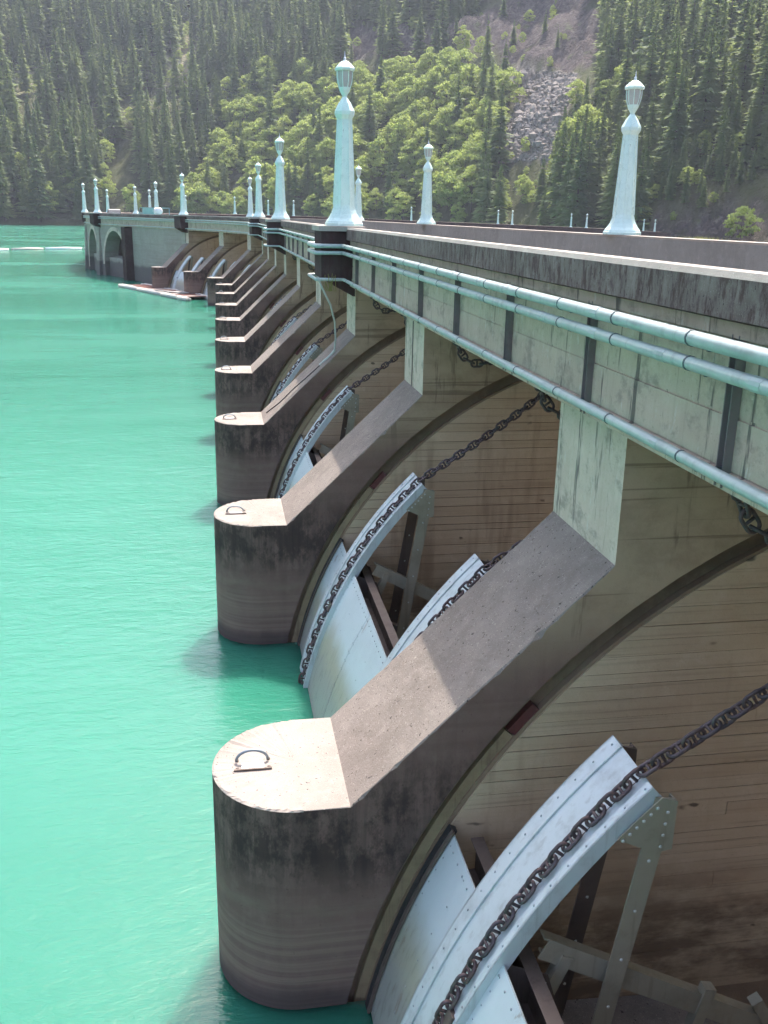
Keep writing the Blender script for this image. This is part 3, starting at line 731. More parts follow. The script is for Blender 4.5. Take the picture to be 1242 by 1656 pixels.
# ------------------------------------------------------------------ lamp posts
def lamp_proto():
    P_ = {}
    m = MB(); m.lathe([(.455, 0), (.455, .055), (.44, .07), (.43, .10), (.37, .17), (.315, .26), (.275, .36), (.252, .46)], 8); P_['base'] = m.me('base', M['lamp'])
    m = MB(); m.lathe([(.252, .46), (.165, 2.28)], 8)
    for j in range(8):                                       # slight arrises
        a = 2 * math.pi * (j + .5) / 8; c, s = math.cos(a), math.sin(a)
        m.tube([(.253 * c, .253 * s, .46), (.165 * c, .165 * s, 2.28)], .014, 5)
    P_['shaft'] = m.me('shaft', M['lamp'])
    m = MB(); m.lathe([(.170, 2.27), (.195, 2.31), (.228, 2.37), (.232, 2.44), (.208, 2.49), (.15, 2.60), (.075, 2.70), (.048, 2.745)], 8); P_['collar'] = m.me('collar', M['lamp'])
    m = MB(); m.lathe([(.048, 2.74), (.075, 2.79), (.118, 2.86), (.135, 2.92), (.133, 2.935)], 8)
    for j in range(8):
        a = 2 * math.pi * (j + .5) / 8; c, s = math.cos(a), math.sin(a); m.tube([(.128 * c, .128 * s, 2.92), (.161 * c, .161 * s, 3.03), (.178 * c, .178 * s, 3.14), (.182 * c, .182 * s, 3.27)], .010, 5)
    P_['lantern_frame'] = m.me('lantern_frame', M['lamp'])
    m = MB(); m.lathe([(.118, 2.93), (.152, 3.03), (.168, 3.14), (.170, 3.26)], 8); P_['lantern_glass'] = m.me('lantern_glass', M['glass'])
    m = MB(); m.lathe([(.195, 3.26), (.226, 3.272), (.230, 3.315), (.205, 3.345), (.13, 3.42), (.055, 3.465), (.03, 3.475)], 8); P_['cap'] = m.me('cap', M['lamp'])
    m = MB(); m.lathe([(.035, 3.47), (.028, 3.50), (.034, 3.52), (.014, 3.55), (.004, 3.67)], 8); P_['finial'] = m.me('finial', M['finial'])
    m = MB(); m.box(-.008, .008, -.02, .02, -.035, .035); P_['access_hole'] = m.me('access_hole', M['hole'])
    return P_
LP = lamp_proto()
def lamp(loc, rz, label, small=False):
    o = empty('lamp_post', loc, rz); tag(o, label, 'lamp post', 'pale green lamp posts along the dam')
    for n, me in LP.items():
        if n == 'access_hole':
            if not small: ob(n, me, o, (-.060, -.150, 2.02), math.radians(67.5))
            continue
        ob(n, me, o)
    return o
ups = [(2.9, Y1 + PITCH_Y * 2 + TH / 2), (2.9, Y1 + PITCH_Y * 5 + TH / 2), (2.9, Y1 + PITCH_Y * 8 + TH / 2), (-2.86, 91.0), (-12.7, 112.2), (-16.5, 132)]
dns = [(9.78, 22.94), (9.62, 45.2), (9.55, 67.2), (3.15, 92.5), (-6.5, 114.2), (-10.49, 136.5)]
for i, (x, y) in enumerate(ups): lamp((x, y, 6.517), math.radians(0), 'mint green lamp post, %s from the camera on the lake-side parapet' % ORD[i])
for i, (x, y) in enumerate(dns): lamp((x, y, 6.425), math.radians(0), 'mint green lamp post, %s from the camera on the downstream parapet' % ORD[i])
fars = [(175, 345, 158), (243, 345, 158), (301, 346, 199), (380, 346, 214), (434, 350, 223), (475, 350.5, 222), (665, 358.5, 240), (805, 363, 244), (828, 364, 240), (923, 368, 246.5), (948, 369, 240.5), (1040, 377, 245), (1058, 378, 238)]
for i, (x, y, Y) in enumerate(fars):
    d = FW + RT * ((x - PIX_W / 2) / FPX) - UP * ((y - PIX_H / 2) / FPX); q = d * (Y / d.y)
    j = min(range(len(UPL)), key=lambda t: (UPL[t] - Vector((q.x, q.y, 0))).length)
    lamp((q.x, q.y, q.z + WL), 0, 'tiny distant lamp post on the far crest curve, %s from the left there' % ORD[i], True)

# ------------------------------------------------------------------ gates and chains
def arcp(R, a): return (TRX + R * math.cos(a), TRZ + R * math.sin(a))
def ang(R, z): return math.pi - math.asin((z - TRZ) / R)
def curved_box(mb, R0, R1, a0, a1, y0, y1, n=22, m=0):
    v = []; f = []
    for i in range(n + 1):
        a = a0 + (a1 - a0) * i / n
        p0 = arcp(R0, a); p1 = arcp(R1, a); v += [(p0[0], y0, p0[1]), (p1[0], y0, p1[1]), (p1[0], y1, p1[1]), (p0[0], y1, p0[1])]
    for i in range(n):
        b = i * 4; f += [(b, b + 1, b + 5, b + 4), (b + 1, b + 2, b + 6, b + 5), (b + 2, b + 3, b + 7, b + 6), (b + 3, b, b + 4, b + 7)]
    f += [(3, 2, 1, 0), (n * 4, n * 4 + 1, n * 4 + 2, n * 4 + 3)]
    mb.add(v, f, m)
ZSK, ZRT = 1.77, 3.06
A_SK = ang(RG, ZSK); A_RT = ang(RG, ZRT); A_LO = ang(RG, -.9)
RIBS = (-1.25, -4.85)
def dome(mb, p, nrm, r=.012):
    n = Vector(nrm).normalized(); t = n.cross(Vector((0, 1, 0)) if abs(n.y) < .9 else Vector((1, 0, 0))).normalized(); b = n.cross(t); p = Vector(p)
    v = [p + (t * math.cos(k * math.pi / 3) + b * math.sin(k * math.pi / 3)) * r for k in range(6)] + [p + (t * math.cos(k * math.pi / 3) + b * math.sin(k * math.pi / 3)) * r * .6 + n * r * .6 for k in range(6)]
    mb.add(v, [(k, (k + 1) % 6, 6 + (k + 1) % 6, 6 + k) for k in range(6)] + [tuple(range(6, 12))])
def gate_meshes():
    G = []
    edges = [-.07, -1.60, -3.05, -4.50, -6.03]
    for i in range(4):
        m = MB(); o = .004 * (i % 2); curved_box(m, RG - .014 + o, RG + o, A_LO, A_SK, edges[i + 1], edges[i] + (.03 if i else 0), 20); G.append(('skin_plate', m.me('skin_plate', M['skin'], False), i))
    m = MB(); curved_box(m, RG - .03, RG + .035, A_LO, A_SK - .004, -.085, -.012); G.append(('side_seal', m.me('side_seal', M['seal']), 0)); m = MB(); curved_box(m, RG - .03, RG + .035, A_LO, A_SK - .004, -6.088, -6.015); G.append(('side_seal', m.me('side_seal', M['seal']), 0))
    m = MB(); curved_box(m, RG + .008, RG + .03, A_LO, A_SK - .004, -.135, -.088); G.append(('seal_clamp', m.me('seal_clamp', M['darksteel']), 0)); m = MB(); curved_box(m, RG + .008, RG + .03, A_LO, A_SK - .004, -6.012, -5.965); G.append(('seal_clamp', m.me('seal_clamp', M['darksteel']), 0))
    for yr in RIBS:
        m = MB()
        curved_box(m, RG + .030, RG + .050, A_LO, A_RT, yr - .33, yr + .33, 26)
        m2 = MB()
        curved_box(m2, RG + .052, RG + .066, A_LO, A_RT, yr + .19, yr + .345, 26)      # far angle, flat leg
        curved_box(m2, RG - .10, RG + .066, A_LO, A_RT, yr + .331, yr + .346, 26)
        m3 = MB()
        curved_box(m3, RG + .052, RG + .066, A_LO, A_RT, yr - .345, yr - .27, 26)
        curved_box(m3, RG - .05, RG + .066, A_LO, A_RT, yr - .346, yr - .331, 26)
        G.append(('rib_plate', m.me('rib_plate', M['rib']), 0)); G.append(('edge_angle', m2.me('edge_angle', M['rib']), 0)); G.append(('edge_angle', m3.me('edge_angle', M['rib']), 0))
        ptop = arcp(RG - .04, A_RT)
        for dy, mat in ((-.36, 'olive'), (.30, 'darksteel')):
            y = yr + dy
            m = MB(); x0, z0 = ptop; foot = (2.45, 1.20)
            m.beam((x0 + .02, y, z0), (foot[0], y, foot[1] - .9), .012, .15, 0, (1, 0, 0)); m.beam((x0 + .09, y + .035, z0 - .02), (foot[0] + .07, y + .035, foot[1] - .9), .08, .012, 0, (1, 0, 0))
            G.append(('strut', m.me('strut', M[mat]), 0))
            # gusset at rib head
            m = MB(); aa = [A_RT + (.07 / 1.0) * k / 4 for k in range(5)]
            pr = [arcp(RG - .02, a) for a in [A_RT, A_RT + .035, A_RT + .07]]
            pr += [(x0 - .02, z0 - .42), (x0 + .10, z0 - .40), (x0 + .10, z0 - .02)]
            m.prism(pr, y - .021, y - .009); G.append(('gusset', m.me('gusset', M[mat]), 0))
            # knee plate behind the skin top
            q = arcp(RG - .02, A_SK); m = MB(); m.prism([(q[0], q[1]), (q[0] + .32, q[1] - .13), (q[0] + .45, q[1] - .55), (q[0] - .12, q[1] - .55)], y - .006 + .03, y + .006 + .03); G.append(('knee_plate', m.me('knee_plate', M['darksteel']), 0))
            # arms to the trunnion
        m = MB(); hub = (TRX - .15, yr, TRZ + .45)
        for dy in (-.30,):
            m.beam((2.12, yr + dy, 1.83), (hub[0], yr + dy, hub[2] + .1), .014, .17); m.beam((2.12, yr + dy + .05, 1.91), (hub[0], yr + dy + .05, hub[2] + .18), .10, .014)
            m.beam((2.12, yr + dy + .05, 1.75), (hub[0], yr + dy + .05, hub[2] + .02), .10, .014)
        G.append(('upper_arm', m.me('upper_arm', M['olive']), 0))
        m = MB(); m.beam((1.45, yr - .25, 1.25), (hub[0], yr - .25, hub[2] - .1), .10, .13); G.append(('lower_arm', m.me('lower_arm', M['darksteel']), 0))
        m = MB(); m.beam((1.3, yr + .3, .15), (hub[0], yr + .3, hub[2] - .2), .10, .13); G.append(('lower_arm', m.me('lower_arm', M['darksteel']), 0))
        for (xa, za, xb, zb2) in ((3.45, 1.30, 3.15, .0), (3.85, 1.12, 4.5, .05), (2.3, 1.75, 1.75, .4)):
            m = MB(); m.beam((xa, yr - .28, za), (xb, yr - .28, zb2), .09, .09); G.append(('brace', m.me('brace', M['olive']), 0))
        m = MB(); m.tube([(TRX - .1, yr - .45, TRZ + .45), (TRX - .1, yr + .45, TRZ + .45)], .2, 12); G.append(('trunnion_hub', m.me('trunnion_hub', M['darksteel']), 0))
    for (x, z, w, h) in ((2.02, 1.55, .10, .30), (1.55, .3, .10, .34)):
        m = MB(); m.box(x, x + .014, -6.0, -.1, z - h / 2, z + h / 2); m.box(x - .05, x + .06, -6.0, -.1, z + h / 2, z + h / 2 + .014); m.box(x - .05, x + .06, -6.0, -.1, z - h / 2 - .014, z - h / 2); G.append(('cross_girder', m.me('cross_girder', M['darksteel']), 0))
    # rivets
    m = MB()
    for y in (-1.585, -1.64, -3.035, -3.09, -4.485, -4.54, -.18, -5.9, -.62, -2.3, -3.8):
        a = A_SK + .012
        while a < ang(RG, .02):
            p = arcp(RG + .004, a); n = (math.cos(a), 0, math.sin(a)); dome(m, (p[0], y, p[1]), n, .008); a += .021 if y not in (-.62, -2.3, -3.8) else .045
    for i in range(40):
        p = arcp(RG + .004, A_SK + .012); dome(m, (p[0], -.12 - i * .15, p[1]), (math.cos(A_SK), 0, math.sin(A_SK)), .011)
    for yr in RIBS:
        for dy in (.27, -.305):
            a = A_RT + .008
            while a < ang(RG, .02):
                p = arcp(RG + .066, a); dome(m, (p[0], yr + dy, p[1]), (math.cos(a), 0, math.sin(a)), .010); a += .031
    G.append(('rivets', m.me('rivets', M['rivet']), 0))
    m = MB()
    for yr in RIBS:
        for dy in (-.36, .30):
            y = yr + dy - .024 if dy < 0 else yr + dy - .022
            x0, z0 = ptop
            for k in range(6):
                a = A_RT + .012 + k * .011; p = arcp(RG - .055, a); dome(m, (p[0], y, p[1]), (0, -1, 0), .014)
            for k in range(4): dome(m, (x0 + .035 - .008 * k, y, z0 - .10 - .09 * k), (0, -1, 0), .014)
            for k in range(6):
                t = .18 + k * .15; dome(m, (x0 + .02 + (2.45 - x0) * t, y + .016, z0 + (.3 - z0) * t), (0, -1, 0), .014)
            q = arcp(RG - .02, A_SK)
            for k in range(4): dome(m, (q[0] + .30 + .03 * k, yr + dy + .023, q[1] - .2 - .08 * k), (0, -1, 0), .014)
    G.append(('frame_rivets', m.me('frame_rivets', M['rivet_olive']), 0))
    return G
GM = gate_meshes()
def link_me():
    m = MB(); L, Wd, r = .080, .047, .0155; pts = []
    for k in range(7): a = -math.pi / 2 + math.pi * k / 6; pts.append((L / 2 + Wd * math.cos(a) * .95, Wd * math.sin(a), 0))
    for k in range(7): a = math.pi / 2 + math.pi * k / 6; pts.append((-L / 2 + Wd * math.cos(a) * .95, Wd * math.sin(a), 0))
    m.tube(pts, r, 6, closed=True); m.tube([(0, -Wd, 0), (0, Wd, 0)], [.013, .013], 5)
    return m
LINK = link_me(); LINK_ME = LINK.me('link', M['chain'], True)
LPITCH = .124
def chain_on(path, root, single, start=0):
    pts = [Vector(p) for p in path]; seg = [(pts[i + 1] - pts[i]).length for i in range(len(pts) - 1)]; tot = sum(seg); s = 0; k = start; big = MB()
    def at(s):
        i = 0
        while i < len(seg) - 1 and s > seg[i]: s -= seg[i]; i += 1
        return pts[i] + (pts[i + 1] - pts[i]) * (s / seg[i]), (pts[i + 1] - pts[i]).normalized()
    while s < tot - .02:
        p, d = at(s)
        d = (at(min(s + .04, tot - .001))[0] - at(max(s - .04, 0))[0]).normalized()
        side = Vector((0, 1, 0)); nrm = d.cross(side).normalized(); side = nrm.cross(d)
        if k % 2: side, nrm = nrm, -side
        tw = random.uniform(-.10, .10); side, nrm = side * math.cos(tw) + nrm * math.sin(tw), nrm * math.cos(tw) - side * math.sin(tw)
        mx = Matrix(((d.x, side.x, nrm.x, p.x), (d.y, side.y, nrm.y, p.y), (d.z, side.z, nrm.z, p.z), (0, 0, 0, 1)))
        if single:
            o = bpy.data.objects.new('link', LINK_ME); C.objects.link(o); o.parent = root; o.matrix_local = mx
        else:
            big.add([mx @ Vector(q) for q in LINK.v], LINK.f)
        s += LPITCH; k += 1
    if not single: big.build('links', M['chain'], root, True)['kind'] = 'stuff'
gate_spots = [(n, (0, Y1 + PITCH_Y * (n - 1), 0), 0.0) for n in range(1, 10)] + [(k, loc, rz) for k, loc, rz in piers if k >= 10]
for n, loc, rz in gate_spots:
    nm = ORD[n - 1]
    g = empty('spillway_gate', loc, rz); tag(g, 'curved blue-grey steel spillway gate, %s bay from the camera' % nm, 'gate', 'spillway gates between the piers')
    for name, me, i in GM:
        if n > 6 and name in ('rivets', 'frame_rivets', 'gusset', 'knee_plate'): continue
        o = ob(name, me, g)
        if name in ('rivets', 'frame_rivets'): o['kind'] = 'stuff'
    if n > 9: continue
    for j, yr in enumerate(RIBS):
        if n == 1 and j == 1: continue
        c = empty('hoist_chain', loc, rz)
        tag(c, 'rusty hoist chain over the %s rib of the gate in the %s bay' % (('far', 'near')[j], nm), 'chain', 'hoist chains of the spillway gates')
        y = yr - .175; RC = RG + .05 + .034
        path = [(arcp(RC, a)[0], y, arcp(RC, a)[1]) for a in np.linspace(ang(RG, -.3), A_RT, 30)]
        x0, _, z0 = path[-1]
        for t in np.linspace(.03, 1, 16): path.append((x0 + (5.55 - x0) * t, y, z0 + (5.2 - z0) * t - .10 * math.sin(math.pi * t)))
        chain_on(path, c, n <= 3)
        s = empty('slack_chain', loc, rz)
        tag(s, 'slack chain loop hanging under the deck at the %s rib, %s bay' % (('far', 'near')[j], nm), 'chain', 'slack chain loops under the deck')
        y2 = y + .05
        chain_on([(3.22, y2, 5.26), (3.25, y2 - .01, 5.10), (3.30, y2 - .02, 4.97), (3.38, y2 - .03, 4.86), (3.50, y2 - .04, 4.80), (3.66, y2 - .03, 4.80), (3.85, y2, 4.86), (4.1, y2, 5.0), (4.4, y2, 5.22)], s, n <= 3)

# ------------------------------------------------------------------ things on the lake
A = Vector((-7.9, 94.0, 0)); B = Vector((-1.35, 79.0, 0)); d = (B - A).normalized(); nn = Vector((d.y, -d.x, 0)); L = (B - A).length
raft = empty('log_raft', (A.x, A.y, .05), math.atan2(d.y, d.x)); tag(raft, 'long floating raft of bleached logs with red-brown planks by the far piers', 'raft')
rr = random.Random(5)
for s in (-1.25, -.95, .95, 1.2):
    x = 0
    while x < L - .5:
        l = rr.uniform(3.5, 6); m = MB(); e = min(x + l, L)
        m.tube([(x, s + rr.uniform(-.05, .05), .05), ((x + e) / 2, s, .07), (e - .05, s + rr.uniform(-.05, .05), .05)], [.19, .2, .16], 9)
        m.build('log', M['logpale'], raft, True); x += l
for k in range(34):
    x = 1.2 + k * (L - 2.0) / 34; m = MB(); m.box(x, x + .36, -.80, .80 + rr.uniform(-.1, .06), .16, .21 + rr.uniform(0, .03)); m.build('plank', M['redplank'] if rr.random() < .8 else M['logpale'], raft)
for k in range(5):
    x = rr.uniform(1, L - 1); m = MB(); m.tube([(x, rr.uniform(-1.2, .2), .28), (x + rr.uniform(.8, 2.2), rr.uniform(-1.2, 1), .32)], .055, 7); m.build('branch', M['logpale'], raft, True)
bx = [(-70, 152), (-61, 158), (-52, 163.5), (-43, 170), (-34.5, 175.6), (-30, 181), (-23.8, 184.6), (-19, 190)]
for k in range(len(bx) - 1):
    a = Vector((*bx[k], 0)); b = Vector((*bx[k + 1], 0)); dd = (b - a); l = dd.length; a2 = a + dd * .04; b2 = b - dd * .04
    m = MB(); m.tube([(0, 0, 0), (l * .46, 0, .04), (l * .92, 0, 0)], [.26, .29, .24], 10)
    o = m.build('boom_log', M['float'] if k in (3, 5) else M['logpale'], None, True, (a2.x, a2.y, .10), math.atan2(dd.y, dd.x)); tag(o, 'pale floating boom log on the lake beyond the dam, %s from the left' % ORD[k], 'log', 'log boom across the lake')

# vehicles on the crest
def car(loc, rz, label):
    o = empty('parked_car', loc, rz); tag(o, label, 'car')
    m = MB(); m.prism([(-2.1, .35), (-2.15, .75), (-1.95, .90), (-1.2, .97), (1.0, .97), (1.95, .85), (2.12, .65), (2.1, .35)], -.82, .82); smooth_angle(m.build('body', M['carbody'], o), 30)
    m = MB(); m.prism([(-1.55, .96), (-1.0, 1.44), (.35, 1.46), (1.05, .96)], -.70, .70); m.build('cabin', M['carglass'], o)
    m = MB(); m.prism([(-1.02, 1.44), (-.95, 1.49), (.30, 1.51), (.37, 1.46)], -.71, .71); m.build('roof', M['carbody'], o)
    for x in (-1.3, 1.3):
        for y in (-.8, .8):
            m = MB(); m.tube([(x, y - .09, .31), (x, y + .09, .31)], .31, 14); w = m.build('wheel', M['tyre'], o)
    for x0 in (-1.0, -.3, .36):
        for y in (-.705, .705):
            m = MB(); m.beam((x0 - .03, y, .97), (x0, y, 1.46), .03, .06); m.build('pillar', M['carbody'], o)
    for y in (-.55, .55):
        m = MB(); m.box(2.05, 2.13, y - .16, y + .16, .58, .72); m.build('headlight', M['white'], o)
ca = P(7, 2.2, 0); car((ca.x + .6, ca.y + 6, ZROAD), math.radians(102), 'small cream car parked on the far bend of the dam road')
ta = P(6, 3.0, 0)
t = empty('service_truck', (ta.x + 3.3, ta.y - 3.0, ZROAD), math.radians(112)); tag(t, 'teal service truck with a white tank on the far dam road', 'truck')
m = MB(); m.prism([(-2.6, .5), (-2.6, .95), (2.6, .95), (2.6, .5)], -.9, .9); m.build('chassis', M['truck'], t)
m = MB(); m.prism([(.9, .96), (.9, 1.75), (1.9, 1.75), (2.4, 1.3), (2.6, .96)], -.88, .88); m.build('cab', M['truck'], t)
m = MB(); m.prism([(1.2, 1.25), (1.2, 1.66), (1.85, 1.66), (2.2, 1.3)], -.895, .895); m.build('cab_window', M['carglass'], t)
m = MB(); m.tube([(-2.0, 0, 1.38), (-1.9, 0, 1.38), (-.8, 0, 1.38), (-.7, 0, 1.38)], [.2, .36, .36, .2], 14); m.build('tank', M['white'], t, True)
for a_, b_ in (((-2.5, -.85, .96), (-2.5, -.85, 1.7)), ((-2.5, .85, .96), (-2.5, .85, 1.7)), ((.7, -.85, .96), (.7, -.85, 1.7)), ((.7, .85, .96), (.7, .85, 1.7)), ((-2.5, -.85, 1.7), (.7, -.85, 1.7)), ((-2.5, .85, 1.7), (.7, .85, 1.7))):
    m = MB(); m.beam(a_, b_, .07, .07); m.build('rail', M['truck'], t)
for x in (-1.7, 1.7):
    for y in (-.85, .85):
        m = MB(); m.tube([(x, y - .12, .42), (x, y + .12, .42)], .42, 14); m.build('wheel', M['tyre'], t)

# ------------------------------------------------------------------ trees
def conifer(seed, slim):
    r = random.Random(seed); H = 24.0; mb = MB(); v = []; f = []
    nw = 34
    for w in range(nw):
        t = w / (nw - 1); z = H * (.10 + .895 * t ** .93); R = H * slim * (1 - t) ** .82 * r.uniform(.72, 1.16) + .12
        nb = 9 if t < .6 else 7; a0 = r.uniform(0, 6.28)
        if r.random() < .06: continue
        for b in range(nb):
            a = a0 + 6.283 * b / nb + r.uniform(-.28, .28); Rb = R * r.uniform(.6, 1.15); c, s = math.cos(a), math.sin(a)
            droop = Rb * r.uniform(.12, .42); wd = Rb * .30 + .10
            n0 = len(v)
            zz = z + r.uniform(-.3, .3)
            for q in range(3):                               # three fingers to each bough
                da = (q - 1) * .34 + r.uniform(-.1, .1); c2, s2 = math.cos(a + da), math.sin(a + da); Lq = Rb * (1.0 if q == 1 else .74) * r.uniform(.85, 1.1)
                m0 = Lq * .45; k = len(v); tz = r.uniform(-.10, .14) * Lq
                v.extend([(c * .05, s * .05, zz + .08), (c2 * m0 - s2 * wd * .42, s2 * m0 + c2 * wd * .42, zz - droop * .25 - .16), (c2 * m0 + s2 * wd * .42, s2 * m0 - c2 * wd * .42, zz - droop * .25 - .16), (c2 * Lq, s2 * Lq, zz - droop * .8 + tz), (c2 * m0, s2 * m0, zz - droop * .15 + .14)])
                f.extend([(k, k + 1, k + 4), (k, k + 4, k + 2), (k + 1, k + 3, k + 4), (k + 4, k + 3, k + 2)])
    mb.add(v, f); mb.add([(.1, 0, H * .985), (-.05, .09, H * .985), (-.05, -.09, H * .985), (0, 0, H * 1.035)], [(0, 1, 3), (1, 2, 3), (2, 0, 3)])
    cr = mb.me('crown', M['needle'])
    tm = MB(); tm.tube([(0, 0, -1), (0, 0, H * .35), (0, 0, H * .96)], [H * .013, H * .009, .03], 6); return cr, tm.me('trunk', M['bark'])
def broadleaf(seed, H=13.0, mat='broad', squat=1.0):
    r = random.Random(seed); g = np.random.default_rng(seed); v = []; f = []
    cl = []
    for i in range(46):
        a = r.uniform(0, 6.283); u = r.uniform(-.85, 1); rad = H * .34 * squat * math.sqrt(max(.02, 1 - u * u)) * r.uniform(.55, 1.05)
        cl.append((rad * math.cos(a), rad * math.sin(a), H * (.56 + .36 * u) + r.uniform(-.3, .3), H * r.uniform(.065, .135)))
    cl.append((0, 0, H * .95, H * .09))
    for (cx, cy, cz, cr) in cl:
        n = 52
        D = g.normal(size=(n, 3)); D /= np.linalg.norm(D, axis=1)[:, None]; D[:, 2] = np.abs(D[:, 2]) * 1.0 - .28
        rr_ = cr * g.uniform(.55, 1.12, n)
        for k in range(n):
            p = np.array([cx, cy, cz]) + D[k] * rr_[k] * np.array([1.1, 1.1, .85]); s = r.uniform(.20, .46) * (H / 13) ** .5
            nn_ = D[k] + g.normal(size=3) * .55; nn_ /= np.linalg.norm(nn_); t1 = np.cross(nn_, g.normal(size=3)); t1 /= np.linalg.norm(t1); t2 = np.cross(nn_, t1)
            b = len(v); v.extend([tuple(p - t1 * s), tuple(p - t2 * s * .6 + nn_ * s * .12), tuple(p + t1 * s), tuple(p + t2 * s * .6 + nn_ * s * .12)]); f.append((b, b + 1, b + 2, b + 3))
    mb = MB(); mb.add(v, f); cr = mb.me('crown', M[mat])
    tm = MB(); tm.tube([(0, 0, -1), (.1, .05, H * .3), (0, .1, H * .75)], [H * .02, H * .015, .05], 6)
    for i in range(6):
        c = cl[i * 5]; tm.tube([(.08, .05, H * (.25 + .05 * i)), (c[0] * .5, c[1] * .5, c[2] * .75), (c[0] * .9, c[1] * .9, c[2])], [H * .009, H * .006, .03], 5)
    return cr, tm.me('trunk', M['bark'])
CON = [conifer(100 + i, (.165, .19, .215, .18, .24)[i]) for i in range(5)]
DEC = [broadleaf(200 + i, 13.0, 'broad', (1, .85, 1.15, .95, 1.05)[i]) for i in range(5)]
# scatter over the hillside
def scatter():
    g = np.random.default_rng(21); st = 5.6
    xs = np.arange(-330, 420, st); ys = np.arange(235, 830, st); XX, YY = np.meshgrid(xs, ys); X = XX.ravel() + g.uniform(-.5, .5, XX.size) * st * .95; Y = YY.ravel() + g.uniform(-.5, .5, XX.size) * st * .95
    A = np.arctan2(X, Y); ok = (A > -.27) & (A < .62); X, Y = X[ok], Y[ok]; Z = height(X, Y); ok = Z > 1.2; X, Y, Z = X[ok], Y[ok], Z[ok]
    N = len(X); b = px(np.stack([X, Y, Z], 1)); mid = px(np.stack([X, Y, Z + 9], 1)); u = g.random(N)
    ok = (b[:, 0] > -90) & (b[:, 0] < 1330) & (b[:, 1] > -150); X, Y, Z, b, mid, u = X[ok], Y[ok], Z[ok], b[ok], mid[ok], u[ok]; N = len(X)
    inz = lambda poly, p: poly_in(poly, p[:, 0], p[:, 1])
    dec = inz(Z_DECID, mid); spec = np.where(dec, np.where(u < .84, 1, 0), np.where(u < .04, 1, 0))
    d2 = inz(Z_DECID2, mid); spec = np.where(d2, np.where(u < .35, 1, 0), spec)
    d3 = inz(Z_DECID3, mid); spec = np.where(d3, np.where(u < .55, 1, 0), spec)
    h = np.where(spec == 0, 25 * g.uniform(.50, 1.30, N), 13 * g.uniform(.65, 1.3, N))
    left = b[:, 0] < 350; h = np.where((spec == 0) & left, h * 1.12, h); h = np.where((spec == 0) & dec, h * .85, h)
    cz = inz(Z_CLIFF, b); h = np.where(cz, h * .55, h)
    top = px(np.stack([X, Y, Z + h * .9], 1)); mid2 = px(np.stack([X, Y, Z + h * .5], 1))
    keep = np.ones(N, bool); v2 = g.random(N)
    for q in (b, mid2, top):
        keep &= ~inz(Z_SCREE, q)
        keep &= ~(inz(Z_CLIFF, q) & (v2 > .10)); keep &= ~(inz(Z_BENCH, q) & (v2 > .16))
    keep &= ~(inz(Z_BANK, b) & (v2 > .10))
    # natural thinning: broadleaf crowns need more room, conifers stand in clumps
    keep &= ~((spec == 1) & (v2 > .80)); keep &= ~((spec == 0) & (vnoise(X, Y, 22, 31) < .20))
    X, Y, Z, spec, h, b = X[keep], Y[keep], Z[keep], spec[keep], h[keep], b[keep]
    # scrub on the open ground: rock bank, cliff foot, bench
    n = 60000; sx = g.uniform(-150, 330, n); sy = g.uniform(240, 720, n); sz = height(sx, sy); sb = px(np.stack([sx, sy, sz], 1))
    pick = (inz(Z_BANK, sb) & (g.random(n) < .13) & (vnoise(sx, sy, 12, 51) > .42)) | (inz(Z_CLIFF, sb) & (g.random(n) < .02)) | (inz(Z_BENCH, sb) & (g.random(n) < .06)) | ((np.abs(sb[:, 0] - 850) < 70) & (sb[:, 1] > 250) & (sb[:, 1] < 345) & (g.random(n) < .10))
    pick &= (sz > .5) & (sb[:, 0] > -20) & (sb[:, 0] < 1262); k = np.where(pick)[0][:420]
    X = np.concatenate([X, sx[k]]); Y = np.concatenate([Y, sy[k]]); Z = np.concatenate([Z, sz[k]]); spec = np.concatenate([spec, np.ones(len(k), int)]); h = np.concatenate([h, g.uniform(2.0, 6.5, len(k))]); b = np.concatenate([b, sb[k]])
    n = 9000; sx = g.uniform(60, 215, n); sy = g.uniform(236, 340, n); sz = height(sx, sy); sb = px(np.stack([sx, sy, sz], 1))
    pk = np.where((sb[:, 0] > 890) & (sb[:, 0] < 1262) & (sb[:, 1] > 205) & (sb[:, 1] < 338))[0]; got = []
    for q in pk:                                             # young trees on the steep foot of the right-hand slope
        if all((sx[q] - sx[w]) ** 2 + (sy[q] - sy[w]) ** 2 > 2.6 ** 2 for w in got): got.append(q)
        if len(got) >= 260: break
    k = np.array(got); sp = (g.random(len(k)) < .22).astype(int)
    X = np.concatenate([X, sx[k]]); Y = np.concatenate([Y, sy[k]]); Z = np.concatenate([Z, sz[k]]); spec = np.concatenate([spec, sp]); h = np.concatenate([h, np.where(sp == 1, g.uniform(4, 7, len(k)), g.uniform(7, 15, len(k)))]); b = np.concatenate([b, sb[k]])
    return X, Y, Z, spec, h, b, g
TX, TY, TZ, TS, THt, TB, g = scatter()
def tree_obj(kind, i, sc, loc, rz, name, label, cat, group, protos):
    cr, tr = protos[i]; o = empty(name, loc, rz); o.scale = sc; tag(o, label, cat, group); a = ob('crown', cr, o); ob('trunk', tr, o); return a
dist = np.hypot(TX, TY); size = THt / dist
vis = (TB[:, 0] > -20) & (TB[:, 0] < 1262) & (TB[:, 1] > 10)
rest = np.ones(len(TX), bool); src = {0: {}, 1: {}}
